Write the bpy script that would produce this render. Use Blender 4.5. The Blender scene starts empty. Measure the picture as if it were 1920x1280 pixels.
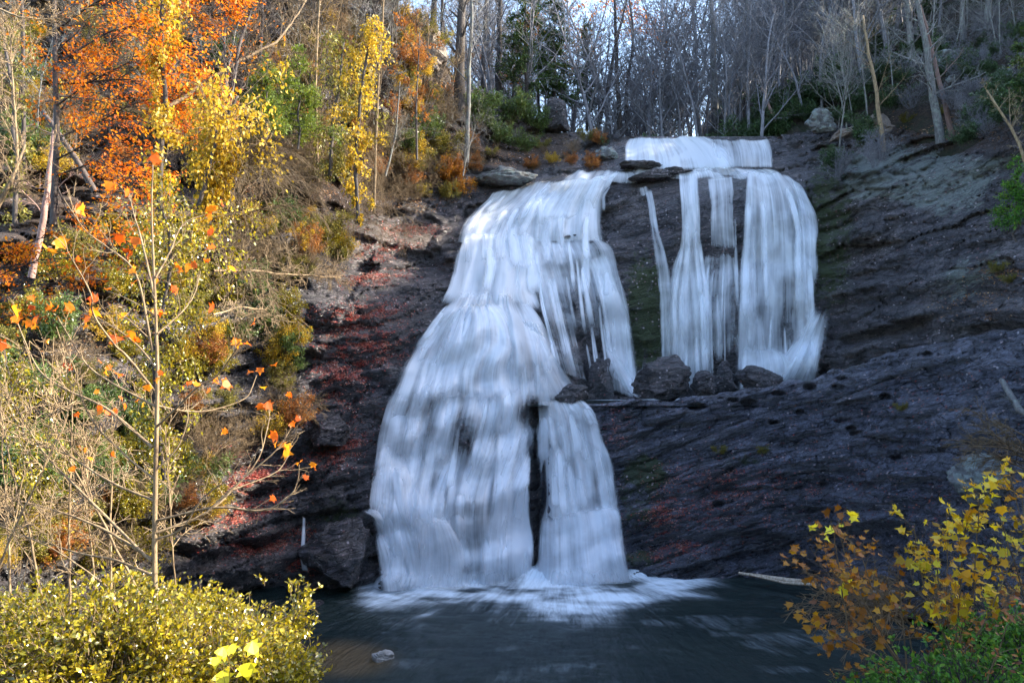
import bpy, math, random
import numpy as np
from mathutils import Vector
sc = bpy.context.scene
C = sc.collection
R = math.radians
# ------------------------------------------------------------ camera, sky, sun
CAMZ, F = 14.0, 1493.0                    # metres above the pool, focal length in photo pixels (28 mm lens)
cam = bpy.data.cameras.new('camera'); cam.lens = 28.0; cam.sensor_width = 36.0; cam.clip_end = 3000
camo = bpy.data.objects.new('camera', cam); C.objects.link(camo)
camo.location = (0, 0, CAMZ); camo.rotation_euler = (R(90), 0, 0); sc.camera = camo
SUN_AZ, SUN_EL = 82.0, 30.0               # azimuth from +Y towards +X
world = bpy.data.worlds.new("World"); sc.world = world; world.use_nodes = True
wn = world.node_tree; wn.nodes.clear()
sky = wn.nodes.new('ShaderNodeTexSky'); sky.sky_type = 'NISHITA'; sky.sun_disc = False
sky.sun_elevation = R(SUN_EL); sky.sun_rotation = R(SUN_AZ); sky.air_density = 1.0; sky.dust_density = 1.6; sky.ozone_density = 1.6
bg = wn.nodes.new('ShaderNodeBackground'); bg.inputs['Strength'].default_value = 0.15
wo = wn.nodes.new('ShaderNodeOutputWorld')
wn.links.new(sky.outputs[0], bg.inputs[0]); wn.links.new(bg.outputs[0], wo.inputs[0])
sl = bpy.data.lights.new('sun', 'SUN'); sl.energy = 3.8; sl.angle = R(0.6); sl.color = (1.0, 0.90, 0.74)
so = bpy.data.objects.new('sun', sl); C.objects.link(so)
tosun = Vector((math.cos(R(SUN_EL))*math.sin(R(SUN_AZ)), math.cos(R(SUN_EL))*math.cos(R(SUN_AZ)), math.sin(R(SUN_EL))))
so.rotation_euler = tosun.to_track_quat('Z', 'Y').to_euler(); so.location = tosun*200
sc.view_settings.view_transform = 'Standard'; sc.view_settings.look = 'None'
sc.view_settings.exposure = 2.3; sc.view_settings.gamma = 1.0
cy = sc.cycles
cy.use_denoising = True; cy.max_bounces = 6; cy.diffuse_bounces = 3; cy.glossy_bounces = 2
cy.transmission_bounces = 3; cy.transparent_max_bounces = 24; cy.volume_bounces = 0
cy.use_adaptive_sampling = True; cy.adaptive_threshold = 0.015; cy.caustics_reflective = False; cy.caustics_refractive = False
HAZE = 0.0

# ------------------------------------------------------------ helpers
rs = np.random.RandomState
def P(px, py, Y):
    return np.array([(px-960)/F*Y, Y, CAMZ-(py-640)/F*Y])

def _h(ix, iy, iz, seed):
    h = (ix*374761393 + iy*668265263 + iz*2147483647 + seed*1274126177) & 0xffffffff
    h = ((h ^ (h >> 13))*1274126177) & 0xffffffff
    h = ((h ^ (h >> 16))*2246822519) & 0xffffffff
    return ((h ^ (h >> 15)) & 0xffff)/32767.5 - 1.0
def noise(x, y, z, seed=0):
    x, y, z = np.broadcast_arrays(np.asarray(x, float), np.asarray(y, float), np.asarray(z, float))
    ix, iy, iz = np.floor(x).astype(np.int64), np.floor(y).astype(np.int64), np.floor(z).astype(np.int64)
    fx, fy, fz = x-ix, y-iy, z-iz
    u, v, w = [f*f*f*(f*(f*6-15)+10) for f in (fx, fy, fz)]
    r = 0
    for dx in (0, 1):
        for dy in (0, 1):
            for dz in (0, 1):
                r = r + _h(ix+dx, iy+dy, iz+dz, seed)*(u if dx else 1-u)*(v if dy else 1-v)*(w if dz else 1-w)
    return r
def fbm(x, y, z, oct=4, seed=0, gain=0.5):
    r, a, f, t = 0, 1.0, 1.0, 0
    for i in range(oct):
        r = r + a*noise(x*f, y*f, z*f, seed+i*17); t += a; a *= gain; f *= 2.03
    return r/t*1.6
def cells(x, y, seed=0):
    x, y = np.broadcast_arrays(np.asarray(x, float), np.asarray(y, float)); ix, iy = np.floor(x).astype(np.int64), np.floor(y).astype(np.int64)
    f1 = np.full(x.shape, 9.0); f2 = f1.copy(); idv = np.zeros(x.shape)
    for dx in (-1, 0, 1):
        for dy in (-1, 0, 1):
            cx, cy = ix+dx, iy+dy
            px = cx+.5+.48*_h(cx, cy, 0*cx, seed); py = cy+.5+.48*_h(cx, cy, 0*cx+1, seed); d = np.hypot(x-px, y-py); v = _h(cx, cy, 0*cx+2, seed)
            near = d < f1; f2 = np.where(near, f1, np.minimum(f2, d)); idv = np.where(near, v, idv); f1 = np.where(near, d, f1)
    return f2-f1, idv
def sstep(a, b, x):
    t = np.clip((np.asarray(x, float)-a)/(b-a), 0, 1); return t*t*(3-2*t)
def interp(pts, x):
    p = np.array(pts, float); return np.interp(x, p[:, 0], p[:, 1])
def blob(px, py, cx, cy_, rx, ry, soft=0.5):
    d = np.sqrt(((px-cx)/rx)**2+((py-cy_)/ry)**2); return 1-sstep(1-soft, 1+soft, d)

def make_mesh(name, V, polys, mats, smooth=True, attrs=None, uv=None):
    """polys: list of int arrays (M,k)"""
    me = bpy.data.meshes.new(name)
    V = np.asarray(V, np.float32)
    me.vertices.add(len(V)); me.vertices.foreach_set('co', V.ravel())
    loops = np.concatenate([p.ravel() for p in polys]).astype(np.int32)
    tot = np.concatenate([np.full(len(p), p.shape[1]) for p in polys]).astype(np.int32)
    st = np.concatenate([[0], np.cumsum(tot)[:-1]]).astype(np.int32)
    me.loops.add(len(loops)); me.loops.foreach_set('vertex_index', loops)
    me.polygons.add(len(tot)); me.polygons.foreach_set('loop_start', st)
    me.polygons.foreach_set('use_smooth', np.full(len(tot), smooth))
    if uv is not None:
        l = me.uv_layers.new(name='UVMap'); l.data.foreach_set('uv', np.asarray(uv, np.float32)[loops].ravel())
    for k, a in (attrs or {}).items():
        at = me.attributes.new(k, 'FLOAT', 'POINT'); at.data.foreach_set('value', np.asarray(a, np.float32).ravel())
    me.materials.append(mats)
    me.update(calc_edges=True); me.validate()
    return me
def obj(name, me, parent=None, loc=None):
    o = bpy.data.objects.new(name, me); C.objects.link(o)
    if parent is not None: o.parent = parent
    if loc is not None: o.location = loc
    return o
def tag(o, label, cat, group=None):
    o['label'] = label; o['category'] = cat
    if group: o['group'] = group
    return o
def thing(name, label, cat, loc=(0, 0, 0), group=None):
    return tag(obj(name, None, None, loc), label, cat, group)
def dup(root, label, loc, rotz=0.0, scale=1.0, group=None, tilt=(0, 0)):
    r = root.copy(); C.objects.link(r); r.location = loc; r.rotation_euler = (tilt[0], tilt[1], rotz)
    r.scale = (scale,)*3 if np.isscalar(scale) else scale
    r['label'] = label
    if group: r['group'] = group
    for ch in list(root.children):
        c = ch.copy(); C.objects.link(c); c.parent = r
    return r
def grid_quads(nr, nc, keep=None):
    i = np.arange(nr*nc).reshape(nr, nc)
    q = np.stack([i[:-1, :-1], i[1:, :-1], i[1:, 1:], i[:-1, 1:]], -1).reshape(-1, 4)
    if keep is not None:
        k = keep.reshape(-1); q = q[k[q].all(1)]
    return q

class Geo:
    def __init__(s): s.V, s.F, s.n = [], {}, 0
    def add(s, V, *faces):
        s.V.append(V)
        for f in faces:
            if len(f): s.F.setdefault(f.shape[1], []).append(f+s.n)
        s.n += len(V)
    def tube(s, pts, rad, k=5, cap=True):
        pts = np.asarray(pts, float); n = len(pts)
        rad = np.broadcast_to(np.asarray(rad, float), (n,))
        t = np.gradient(pts, axis=0); t /= np.linalg.norm(t, axis=1, keepdims=True)+1e-9
        ref = np.array([0.31, 0.95, 0.1]) if abs(t[:, 2]).mean() > 0.6 else np.array([0.1, 0.05, 1.0])
        a = np.cross(t, ref); a /= np.linalg.norm(a, axis=1, keepdims=True)+1e-9
        b = np.cross(t, a)
        th = np.arange(k)*2*math.pi/k
        V = pts[:, None]+rad[:, None, None]*(np.cos(th)[None, :, None]*a[:, None]+np.sin(th)[None, :, None]*b[:, None])
        i = np.arange(n*k).reshape(n, k); j = np.roll(i, -1, 1)
        q = np.stack([i[:-1], j[:-1], j[1:], i[1:]], -1).reshape(-1, 4)
        if cap:
            s.add(V.reshape(-1, 3), q, i[-1:].copy())
        else: s.add(V.reshape(-1, 3), q)
    def leaves(s, pos, axis, nrm, size, tmpl):
        T = LEAF[tmpl]
        axis = axis/(np.linalg.norm(axis, axis=1, keepdims=True)+1e-9)
        side = np.cross(axis, nrm); side /= np.linalg.norm(side, axis=1, keepdims=True)+1e-9
        n = np.cross(side, axis)
        size = np.broadcast_to(size, (len(pos),))[:, None, None]
        V = pos[:, None]+size*(T[None, :, 0:1]*side[:, None]+T[None, :, 1:2]*axis[:, None]+T[None, :, 2:3]*n[:, None])
        k = len(T); i = np.arange(len(pos)*k).reshape(-1, k)
        s.add(V.reshape(-1, 3), i)
    def mesh(s, name, m, smooth=True):
        return make_mesh(name, np.concatenate(s.V), [np.concatenate(v) for v in s.F.values()], m, smooth)
LEAF = {
 'oval': np.array([(0, 0, 0), (.22, .3, .05), (.24, .62, .06), (0, 1, 0), (-.24, .62, .06), (-.22, .3, .05)], float),
 'long': np.array([(0, 0, 0), (.13, .35, .04), (.11, .75, .0), (0, 1, -.1), (-.11, .75, .0), (-.13, .35, .04)], float),
 'bit': np.array([(0, 0, 0), (.3, .5, .08), (0, 1, 0), (-.3, .5, .08)], float),
 'needle': np.array([(-.03, 0, 0), (.03, 0, 0), (.16, 1, -.05), (-.16, .9, .05)], float),
 'maple': np.array([(0, 0, 0), (.25, .02, .03), (.55, .12, .20), (.38, .32, .06), (.62, .55, .24), (.30, .58, .03), (.16, .72, .02), (0, 1.0, -.22),
                    (-.16, .72, .02), (-.30, .58, .03), (-.62, .55, .18), (-.38, .32, .05), (-.55, .12, .2), (-.25, .02, .03)], float),
}
def rdir(rng, n, up=0.0):
    v = rng.normal(size=(n, 3)); v[:, 2] += up; return v/np.linalg.norm(v, axis=1, keepdims=True)

# ------------------------------------------------------------ materials
def new_mat(name):
    m = bpy.data.materials.new(name); m.use_nodes = True; m.node_tree.nodes.clear(); return m, m.node_tree
def N(nt, typ, ins=None, **props):
    n = nt.nodes.new(typ)
    for k, v in props.items(): setattr(n, k, v)
    for k, v in (ins or {}).items():
        s = n.inputs[k]
        if isinstance(v, bpy.types.NodeSocket): nt.links.new(v, s)
        elif isinstance(v, bpy.types.Node): nt.links.new(v.outputs[0], s)
        else:
            if s.type == 'RGBA' and len(v) == 3: v = (*v, 1)
            s.default_value = v
    return n
def ramp(nt, fac, stops):
    n = nt.nodes.new('ShaderNodeValToRGB'); nt.links.new(fac if isinstance(fac, bpy.types.NodeSocket) else fac.outputs[0], n.inputs[0])
    e = n.color_ramp.elements
    while len(e) < len(stops): e.new(0.5)
    for el, (p, c) in zip(e, stops):
        el.position = p; el.color = (*c, 1) if not np.isscalar(c) else (c, c, c, 1)
    return n
def mixc(nt, f, a, b, mode='MIX'):
    n = nt.nodes.new('ShaderNodeMix'); n.data_type = 'RGBA'; n.blend_type = mode
    for i, v in ((0, f), (6, a), (7, b)):
        s = n.inputs[i]
        if isinstance(v, (bpy.types.NodeSocket, bpy.types.Node)): nt.links.new(v if isinstance(v, bpy.types.NodeSocket) else v.outputs[0], s)
        else: s.default_value = v if np.isscalar(v) else (*v, 1)
    return n.outputs[2]
def math_(nt, op, a, b=None, clamp=False):
    n = nt.nodes.new('ShaderNodeMath'); n.operation = op; n.use_clamp = clamp
    for i, v in ((0, a), (1, b)):
        if v is None: continue
        if isinstance(v, (bpy.types.NodeSocket, bpy.types.Node)): nt.links.new(v if isinstance(v, bpy.types.NodeSocket) else v.outputs[0], n.inputs[i])
        else: n.inputs[i].default_value = v
    return n.outputs[0]
def noise_tex(nt, vec, scale, detail=6, rough=0.6, dist=0.0):
    return N(nt, 'ShaderNodeTexNoise', {'Vector': vec, 'Scale': scale, 'Detail': detail, 'Roughness': rough, 'Distortion': dist}).outputs[0]
def mapping(nt, vec, scale=(1, 1, 1), rot=(0, 0, 0)):
    if any(rot): vec = N(nt, 'ShaderNodeMapping', {'Vector': vec, 'Rotation': rot}).outputs[0]; rot = (0, 0, 0)
    return N(nt, 'ShaderNodeMapping', {'Vector': vec, 'Scale': scale, 'Rotation': rot}).outputs[0]
def attr(nt, name): return N(nt, 'ShaderNodeAttribute', attribute_name=name).outputs['Fac']

def rock_material(name, dark, mid, light, lichen_c=(0.27, 0.30, 0.27), wet_rough=0.28):
    m, nt = new_mat(name)
    pos = N(nt, 'ShaderNodeTexCoord').outputs['Object']
    strat = mapping(nt, pos, (0.25, 0.5, 2.2), (0, R(14), 0))
    n1 = noise_tex(nt, pos, 0.35, 8, 0.65)
    n2 = noise_tex(nt, strat, 1.3, 9, 0.7, 0.4)
    n3 = noise_tex(nt, pos, 6.0, 6, 0.7)
    n4 = noise_tex(nt, mapping(nt, pos, (.3, 1, 3.2), (0, R(16), 0)), 2.6, 9, 0.75, .3)
    base = mixc(nt, ramp(nt, n2, [(0.36, 0), (0.62, 1)]), dark, mid)
    base = mixc(nt, 0.8, base, ramp(nt, n4, [(0.36, 0.35), (0.62, 1.5)]).outputs[0], 'MULTIPLY')
    base = mixc(nt, math_(nt, 'MULTIPLY', ramp(nt, n1, [(0.5, 0), (0.72, 1)]).outputs[0], 0.55), base, light)
    base = mixc(nt, 0.9, base, ramp(nt, n3, [(0.40, 0.35), (0.62, 1.9)]).outputs[0], 'MULTIPLY')
    # bedding cracks
    vw = N(nt, 'ShaderNodeVectorMath', {0: mapping(nt, pos, (.45, .8, 1.9), (0, R(17), 0)), 1: N(nt, 'ShaderNodeVectorMath', {0: N(nt, 'ShaderNodeTexNoise', {'Vector': pos, 'Scale': 1.3, 'Detail': 5}).outputs['Color'], 'Scale': 0.9}, operation='SCALE').outputs[0]}, operation='ADD').outputs[0]
    ck = N(nt, 'ShaderNodeTexVoronoi', {'Vector': vw, 'Scale': 1.0}, feature='DISTANCE_TO_EDGE').outputs[0]
    ckm = ramp(nt, ck, [(0.0, 0.0), (0.05, 1.0)]).outputs[0]
    base = mixc(nt, 0.75, base, ckm, 'MULTIPLY')
    # tan / warm stone, dry
    base = mixc(nt, math_(nt, 'MULTIPLY', attr(nt, 'warm'), ramp(nt, n2, [(0.3, 0.5), (0.6, 1)]).outputs[0], True), base,
                ramp(nt, n1, [(0.35, (0.10, 0.062, 0.042)), (0.65, (0.32, 0.22, 0.14))]).outputs[0])
    # lichen
    ln = noise_tex(nt, mapping(nt, pos, (0.6, 1, 1.5), (0, R(20), 0)), 1.1, 9, 0.72, 0.6)
    ln = math_(nt, 'ADD', math_(nt, 'MULTIPLY', ln, 0.55), math_(nt, 'MULTIPLY', noise_tex(nt, mapping(nt, pos, (.5, 1, 2.6), (0, R(24), 0)), 2.2, 9, 0.8, .5), 0.45))
    lm = ramp(nt, math_(nt, 'ADD', math_(nt, 'MULTIPLY', attr(nt, 'lichen'), 0.62), math_(nt, 'SUBTRACT', ln, 0.68)), [(0.36, 0), (0.43, 1)]).outputs[0]
    lcol = mixc(nt, ramp(nt, n3, [(0.35, 0), (0.65, 1)]), lichen_c, tuple(c*0.55 for c in lichen_c))
    base = mixc(nt, math_(nt, 'MULTIPLY', lm, 0.9), base, lcol)
    # moss
    mn = noise_tex(nt, pos, 1.7, 8, 0.75)
    mm = ramp(nt, math_(nt, 'ADD', math_(nt, 'MULTIPLY', attr(nt, 'moss'), 0.6), math_(nt, 'SUBTRACT', mn, 0.6)), [(0.33, 0), (0.45, 1)]).outputs[0]
    base = mixc(nt, math_(nt, 'MULTIPLY', mm, 0.85), base, mixc(nt, n3, (0.012, 0.02, 0.006), (0.07, 0.10, 0.02)))
    # soil and leaf mould
    sn = noise_tex(nt, pos, 2.6, 9, 0.8)
    sm = ramp(nt, math_(nt, 'ADD', math_(nt, 'MULTIPLY', attr(nt, 'soil'), 0.7), math_(nt, 'SUBTRACT', sn, 0.6)), [(0.3, 0), (0.45, 1)]).outputs[0]
    scol = ramp(nt, noise_tex(nt, pos, 9.0, 5, 0.8), [(0.35, (0.012, 0.008, 0.006)), (0.52, (0.05, 0.028, 0.017)), (0.68, (0.15, 0.075, 0.036))]).outputs[0]
    base = mixc(nt, sm, base, scol)
    dry = math_(nt, 'ADD', math_(nt, 'ADD', lm, sm), math_(nt, 'ADD', attr(nt, 'warm'), mm), True)
    vf = N(nt, 'ShaderNodeTexVoronoi', {'Vector': pos, 'Scale': 2.6})
    fl = math_(nt, 'MULTIPLY', ramp(nt, vf.outputs['Distance'], [(0.17, 1), (0.2, 0)]).outputs[0], ramp(nt, noise_tex(nt, pos, .5, 4, .7), [(0.46, 0), (0.52, 1)]).outputs[0])
    base = mixc(nt, math_(nt, 'MULTIPLY', fl, 0.8), base, mixc(nt, N(nt, 'ShaderNodeSeparateColor', {0: vf.outputs['Color']}).outputs[0], (0.22, 0.07, 0.06), (0.62, 0.54, 0.56)))
    rough = math_(nt, 'ADD', math_(nt, 'MULTIPLY', dry, 0.5), math_(nt, 'ADD', wet_rough, ramp(nt, n4, [(0.38, 0.0), (0.6, 0.42)]).outputs[0]), True)
    b = math_(nt, 'ADD', math_(nt, 'MULTIPLY', n2, 0.9), math_(nt, 'MULTIPLY', n3, 0.16))
    b = math_(nt, 'ADD', b, math_(nt, 'MULTIPLY', n4, 0.40))
    b = math_(nt, 'ADD', b, math_(nt, 'MULTIPLY', ckm, 0.25))
    bump = N(nt, 'ShaderNodeBump', {'Strength': 1.0, 'Distance': 0.55, 'Height': b})
    bs = N(nt, 'ShaderNodeBsdfPrincipled', {'Base Color': base, 'Roughness': rough, 'Normal': bump.outputs[0], 'Specular IOR Level': 0.75, 'Coat Weight': math_(nt, 'MULTIPLY', math_(nt, 'SUBTRACT', 1.0, dry, True), 0.9), 'Coat Roughness': 0.16, 'Coat Normal': bump.outputs[0]})
    nt.links.new(bs.outputs[0], N(nt, 'ShaderNodeOutputMaterial').inputs[0])
    return m
M = {}
M['rock'] = rock_material('wet_dark_rock', (0.008, 0.008, 0.010), (0.085, 0.070, 0.078), (0.24, 0.20, 0.19))
M['slab'] = rock_material('wet_slate_slab', (0.016, 0.018, 0.027), (0.095, 0.098, 0.135), (0.19, 0.19, 0.24), wet_rough=0.13)  # mid and light tones blued: sky sheen put into the stone colour
def simple_rock(name, a, b, rough=0.5, lich=None):
    m, nt = new_mat(name); pos = N(nt, 'ShaderNodeTexCoord').outputs['Object']
    n = noise_tex(nt, pos, 1.5, 9, 0.7); n2 = noise_tex(nt, pos, 7, 6, 0.7)
    col = mixc(nt, ramp(nt, n, [(0.35, 0), (0.65, 1)]), a, b)
    if lich: col = mixc(nt, ramp(nt, noise_tex(nt, pos, 2.3, 8, .7), [(0.5, 0), (0.56, .9)]), col, lich)
    col = mixc(nt, 0.6, col, ramp(nt, n2, [(0.3, 0.5), (0.7, 1.3)]).outputs[0], 'MULTIPLY')
    bump = N(nt, 'ShaderNodeBump', {'Strength': 0.7, 'Distance': 0.12, 'Height': math_(nt, 'ADD', n, math_(nt, 'MULTIPLY', n2, .3))})
    bs = N(nt, 'ShaderNodeBsdfPrincipled', {'Base Color': col, 'Roughness': rough, 'Normal': bump.outputs[0]})
    nt.links.new(bs.outputs[0], N(nt, 'ShaderNodeOutputMaterial').inputs[0]); return m
M['boulder'] = rock_material('wet_boulder', (0.008, 0.008, 0.010), (0.075, 0.062, 0.07), (0.20, 0.17, 0.16), wet_rough=.2)
M['grey_boulder'] = simple_rock('grey_boulder', (0.06, 0.06, 0.06), (0.17, 0.165, 0.16), 0.8, (0.20, 0.23, 0.21))
M['tan_boulder'] = simple_rock('tan_boulder', (0.14, 0.10, 0.075), (0.30, 0.24, 0.19), 0.8)
M['pale_boulder'] = simple_rock('pale_boulder', (0.2, 0.19, 0.18), (0.42, 0.40, 0.37), 0.7)

def bark_material(name, a, b, sc_=9.0, lich=None):
    m, nt = new_mat(name); pos = N(nt, 'ShaderNodeTexCoord').outputs['Object']
    n = noise_tex(nt, mapping(nt, pos, (1, 1, 0.25)), sc_, 7, 0.7)
    col = mixc(nt, ramp(nt, n, [(0.35, 0), (0.65, 1)]), a, b)
    if lich: col = mixc(nt, ramp(nt, noise_tex(nt, pos, 3.0, 6, .7), [(0.52, 0), (0.6, .8)]), col, lich)
    rnd = N(nt, 'ShaderNodeObjectInfo').outputs['Random']
    col = mixc(nt, 1.0, col, ramp(nt, rnd, [(0, 0.7), (1, 1.25)]).outputs[0], 'MULTIPLY')
    bump = N(nt, 'ShaderNodeBump', {'Strength': 0.5, 'Distance': 0.03, 'Height': n})
    bs = N(nt, 'ShaderNodeBsdfPrincipled', {'Base Color': col, 'Roughness': 0.85, 'Normal': bump.outputs[0]})
    nt.links.new(bs.outputs[0], N(nt, 'ShaderNodeOutputMaterial').inputs[0]); return m
M['bark_grey'] = bark_material('grey_bark', (0.075, 0.07, 0.068), (0.24, 0.225, 0.21), lich=(0.24, 0.27, 0.22))
M['bark_far'] = bark_material('hazed_far_bark', (0.09, 0.09, 0.10), (0.26, 0.255, 0.275))  # blue-grey tint puts distance haze into the bark colour
M['bark_dark'] = bark_material('dark_bark', (0.025, 0.02, 0.018), (0.10, 0.08, 0.07))
M['bark_pale'] = bark_material('pale_bark', (0.14, 0.09, 0.05), (0.40, 0.29, 0.16), 14)
M['bark_tan'] = bark_material('tan_twig', (0.09, 0.06, 0.034), (0.26, 0.18, 0.095), 14)
M['bark_red'] = bark_material('red_dead_wood', (0.16, 0.09, 0.075), (0.34, 0.22, 0.18))
M['driftwood'] = bark_material('driftwood', (0.25, 0.17, 0.11), (0.6, 0.5, 0.38))

def leaf_material(name, cols, trans=0.45, rough=0.45, spec=0.35):
    """cols: list of (position, colour); every leaf takes its own colour"""
    m, nt = new_mat(name)
    g = N(nt, 'ShaderNodeNewGeometry').outputs['Random Per Island']
    pos = N(nt, 'ShaderNodeTexCoord').outputs['Object']
    cl = noise_tex(nt, pos, 0.9, 2, 0.5)
    f = math_(nt, 'ADD', math_(nt, 'MULTIPLY', g, 0.6), math_(nt, 'MULTIPLY', cl, 0.8)); f = math_(nt, 'SUBTRACT', f, 0.2, True)
    col = ramp(nt, f, cols).outputs[0]
    v = math_(nt, 'FRACT', math_(nt, 'MULTIPLY', g, 37.7))
    col = mixc(nt, 1.0, col, ramp(nt, v, [(0, 0.6), (1, 1.3)]).outputs[0], 'MULTIPLY')
    bs = N(nt, 'ShaderNodeBsdfPrincipled', {'Base Color': col, 'Roughness': rough, 'Specular IOR Level': spec})
    tr = N(nt, 'ShaderNodeBsdfTranslucent', {'Color': mixc(nt, 1.0, col, (1.5, 1.35, 0.8), 'MULTIPLY')})
    mx = N(nt, 'ShaderNodeMixShader', {0: trans, 1: bs.outputs[0], 2: tr.outputs[0]})
    nt.links.new(mx.outputs[0], N(nt, 'ShaderNodeOutputMaterial').inputs[0]); return m
M['leaf_orange'] = leaf_material('orange_leaves', [(0, (0.45, 0.07, 0.01)), (0.3, (0.66, 0.17, 0.015)), (0.65, (0.72, 0.28, 0.02)), (1, (0.70, 0.42, 0.04))], 0.5)
M['leaf_sap'] = leaf_material('sapling_leaves', [(0, (0.62, 0.05, 0.01)), (0.45, (0.85, 0.20, 0.02)), (1, (0.9, 0.48, 0.03))], 0.55)
M['leaf_yellow'] = leaf_material('yellow_vine_leaves', [(0, (0.14, 0.13, 0.02)), (0.35, (0.38, 0.28, 0.025)), (0.7, (0.60, 0.40, 0.035)), (1, (0.72, 0.58, 0.15))], 0.45)
M['leaf_shrub'] = leaf_material('yellow_green_leaves', [(0, (0.04, 0.045, 0.006)), (0.3, (0.16, 0.155, 0.012)), (0.62, (0.38, 0.31, 0.015)), (0.85, (0.50, 0.37, 0.025)), (1, (0.34, 0.13, 0.02))], 0.3, 0.25, 0.9)
M['leaf_ymaple'] = leaf_material('yellow_maple_leaves', [(0, (0.26, 0.09, 0.015)), (0.25, (0.46, 0.24, 0.012)), (0.6, (0.62, 0.46, 0.012)), (1, (0.48, 0.55, 0.03))], 0.45)
M['leaf_omaple'] = leaf_material('ochre_maple_leaves', [(0, (0.16, 0.05, 0.02)), (0.5, (0.36, 0.15, 0.012)), (1, (0.5, 0.30, 0.015))], 0.45)
M['leaf_ylarge'] = leaf_material('bright_yellow_leaves', [(0, (0.7, 0.6, 0.02)), (1, (0.8, 0.72, 0.06))], 0.4)
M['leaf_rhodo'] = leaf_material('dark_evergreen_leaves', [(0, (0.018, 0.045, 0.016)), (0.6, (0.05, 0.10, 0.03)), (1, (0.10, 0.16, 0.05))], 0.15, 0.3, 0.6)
M['leaf_rhodo_lit'] = leaf_material('sunlit_evergreen_leaves', [(0, (0.05, 0.09, 0.025)), (0.6, (0.12, 0.19, 0.05)), (1, (0.25, 0.30, 0.08))], 0.25, 0.3, 0.6)  # paler copy of the dark evergreen leaves, sunlight put into the colour
M['leaf_green'] = leaf_material('bright_green_leaves', [(0, (0.04, 0.13, 0.02)), (0.6, (0.10, 0.26, 0.03)), (1, (0.32, 0.40, 0.04))], 0.35)
M['leaf_pine'] = leaf_material('pine_needles', [(0, (0.02, 0.05, 0.02)), (0.6, (0.06, 0.11, 0.03)), (1, (0.14, 0.19, 0.05))], 0.2)
M['leaf_fern'] = leaf_material('fresh_green_needles', [(0, (0.05, 0.09, 0.015)), (0.6, (0.14, 0.20, 0.03)), (1, (0.28, 0.30, 0.05))], 0.35)
M['leaf_rust'] = leaf_material('rust_leaves', [(0, (0.14, 0.04, 0.02)), (0.5, (0.36, 0.14, 0.04)), (1, (0.52, 0.28, 0.05))], 0.35)
M['leaf_olive'] = leaf_material('olive_leaves', [(0, (0.07, 0.08, 0.02)), (0.5, (0.20, 0.19, 0.04)), (1, (0.42, 0.34, 0.06))], 0.35)
M['litter'] = leaf_material('fallen_leaves', [(0, (0.10, 0.02, 0.018)), (0.35, (0.32, 0.045, 0.04)), (0.6, (0.42, 0.12, 0.07)), (0.8, (0.42, 0.26, 0.2)), (1, (0.75, 0.62, 0.6))], 0.1, 0.4, 0.5)
M['litter_brown'] = leaf_material('fallen_brown_leaves', [(0, (0.10, 0.045, 0.02)), (0.5, (0.32, 0.15, 0.06)), (1, (0.62, 0.42, 0.25))], 0.1, 0.5)

# falling water: white veil, streaks run along the flow (UV v)
def water_material(name, dens=0.0, tint=(0.88, 0.92, 0.97)):
    m, nt = new_mat(name)
    uv = N(nt, 'ShaderNodeUVMap').outputs[0]
    s1 = noise_tex(nt, mapping(nt, uv, (1.3, 0.10, 1)), 1.0, 5, 0.6, 0.15)
    s2 = noise_tex(nt, mapping(nt, uv, (6.0, 0.16, 1)), 1.0, 5, 0.65, 0.1)
    s3 = noise_tex(nt, mapping(nt, uv, (0.45, 0.5, 1)), 1.0, 4, 0.55, 0.5)
    s = math_(nt, 'ADD', math_(nt, 'ADD', math_(nt, 'MULTIPLY', s1, 1.1), math_(nt, 'MULTIPLY', s2, 0.55)), math_(nt, 'MULTIPLY', s3, 0.7))
    s = math_(nt, 'SUBTRACT', s, 1.175+0.0)         # centred on 0
    d = math_(nt, 'ADD', math_(nt, 'MULTIPLY', s, 1.5), attr(nt, 'dens'))
    d = math_(nt, 'ADD', d, math_(nt, 'MULTIPLY', math_(nt, 'SUBTRACT', attr(nt, 'edge'), 1.0), 0.9))
    a = ramp(nt, d, [(0.0, 0.0), (0.40, 0.40), (0.95, 0.98)]).outputs[0]
    a = math_(nt, 'MULTIPLY', a, ramp(nt, attr(nt, 'edge'), [(0, 0), (0.45, 1)]).outputs[0], True)
    bump = N(nt, 'ShaderNodeBump', {'Strength': 0.35, 'Distance': 0.25, 'Height': math_(nt, 'ADD', s1, math_(nt, 'MULTIPLY', s2, 0.25))})
    df = N(nt, 'ShaderNodeBsdfDiffuse', {'Color': tint, 'Normal': bump.outputs[0]})
    tl = N(nt, 'ShaderNodeBsdfTranslucent', {'Color': tint})
    gl = N(nt, 'ShaderNodeBsdfGlossy', {'Color': (1, 1, 1), 'Roughness': 0.45, 'Normal': bump.outputs[0]})
    x = N(nt, 'ShaderNodeMixShader', {0: 0.42, 1: df.outputs[0], 2: tl.outputs[0]})
    x = N(nt, 'ShaderNodeMixShader', {0: 0.05, 1: x.outputs[0], 2: gl.outputs[0]})
    t = N(nt, 'ShaderNodeBsdfTransparent')
    x = N(nt, 'ShaderNodeMixShader', {0: a, 1: t.outputs[0], 2: x.outputs[0]})
    nt.links.new(x.outputs[0], N(nt, 'ShaderNodeOutputMaterial').inputs[0]); return m
M['veil'] = water_material('falling_water')
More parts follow.
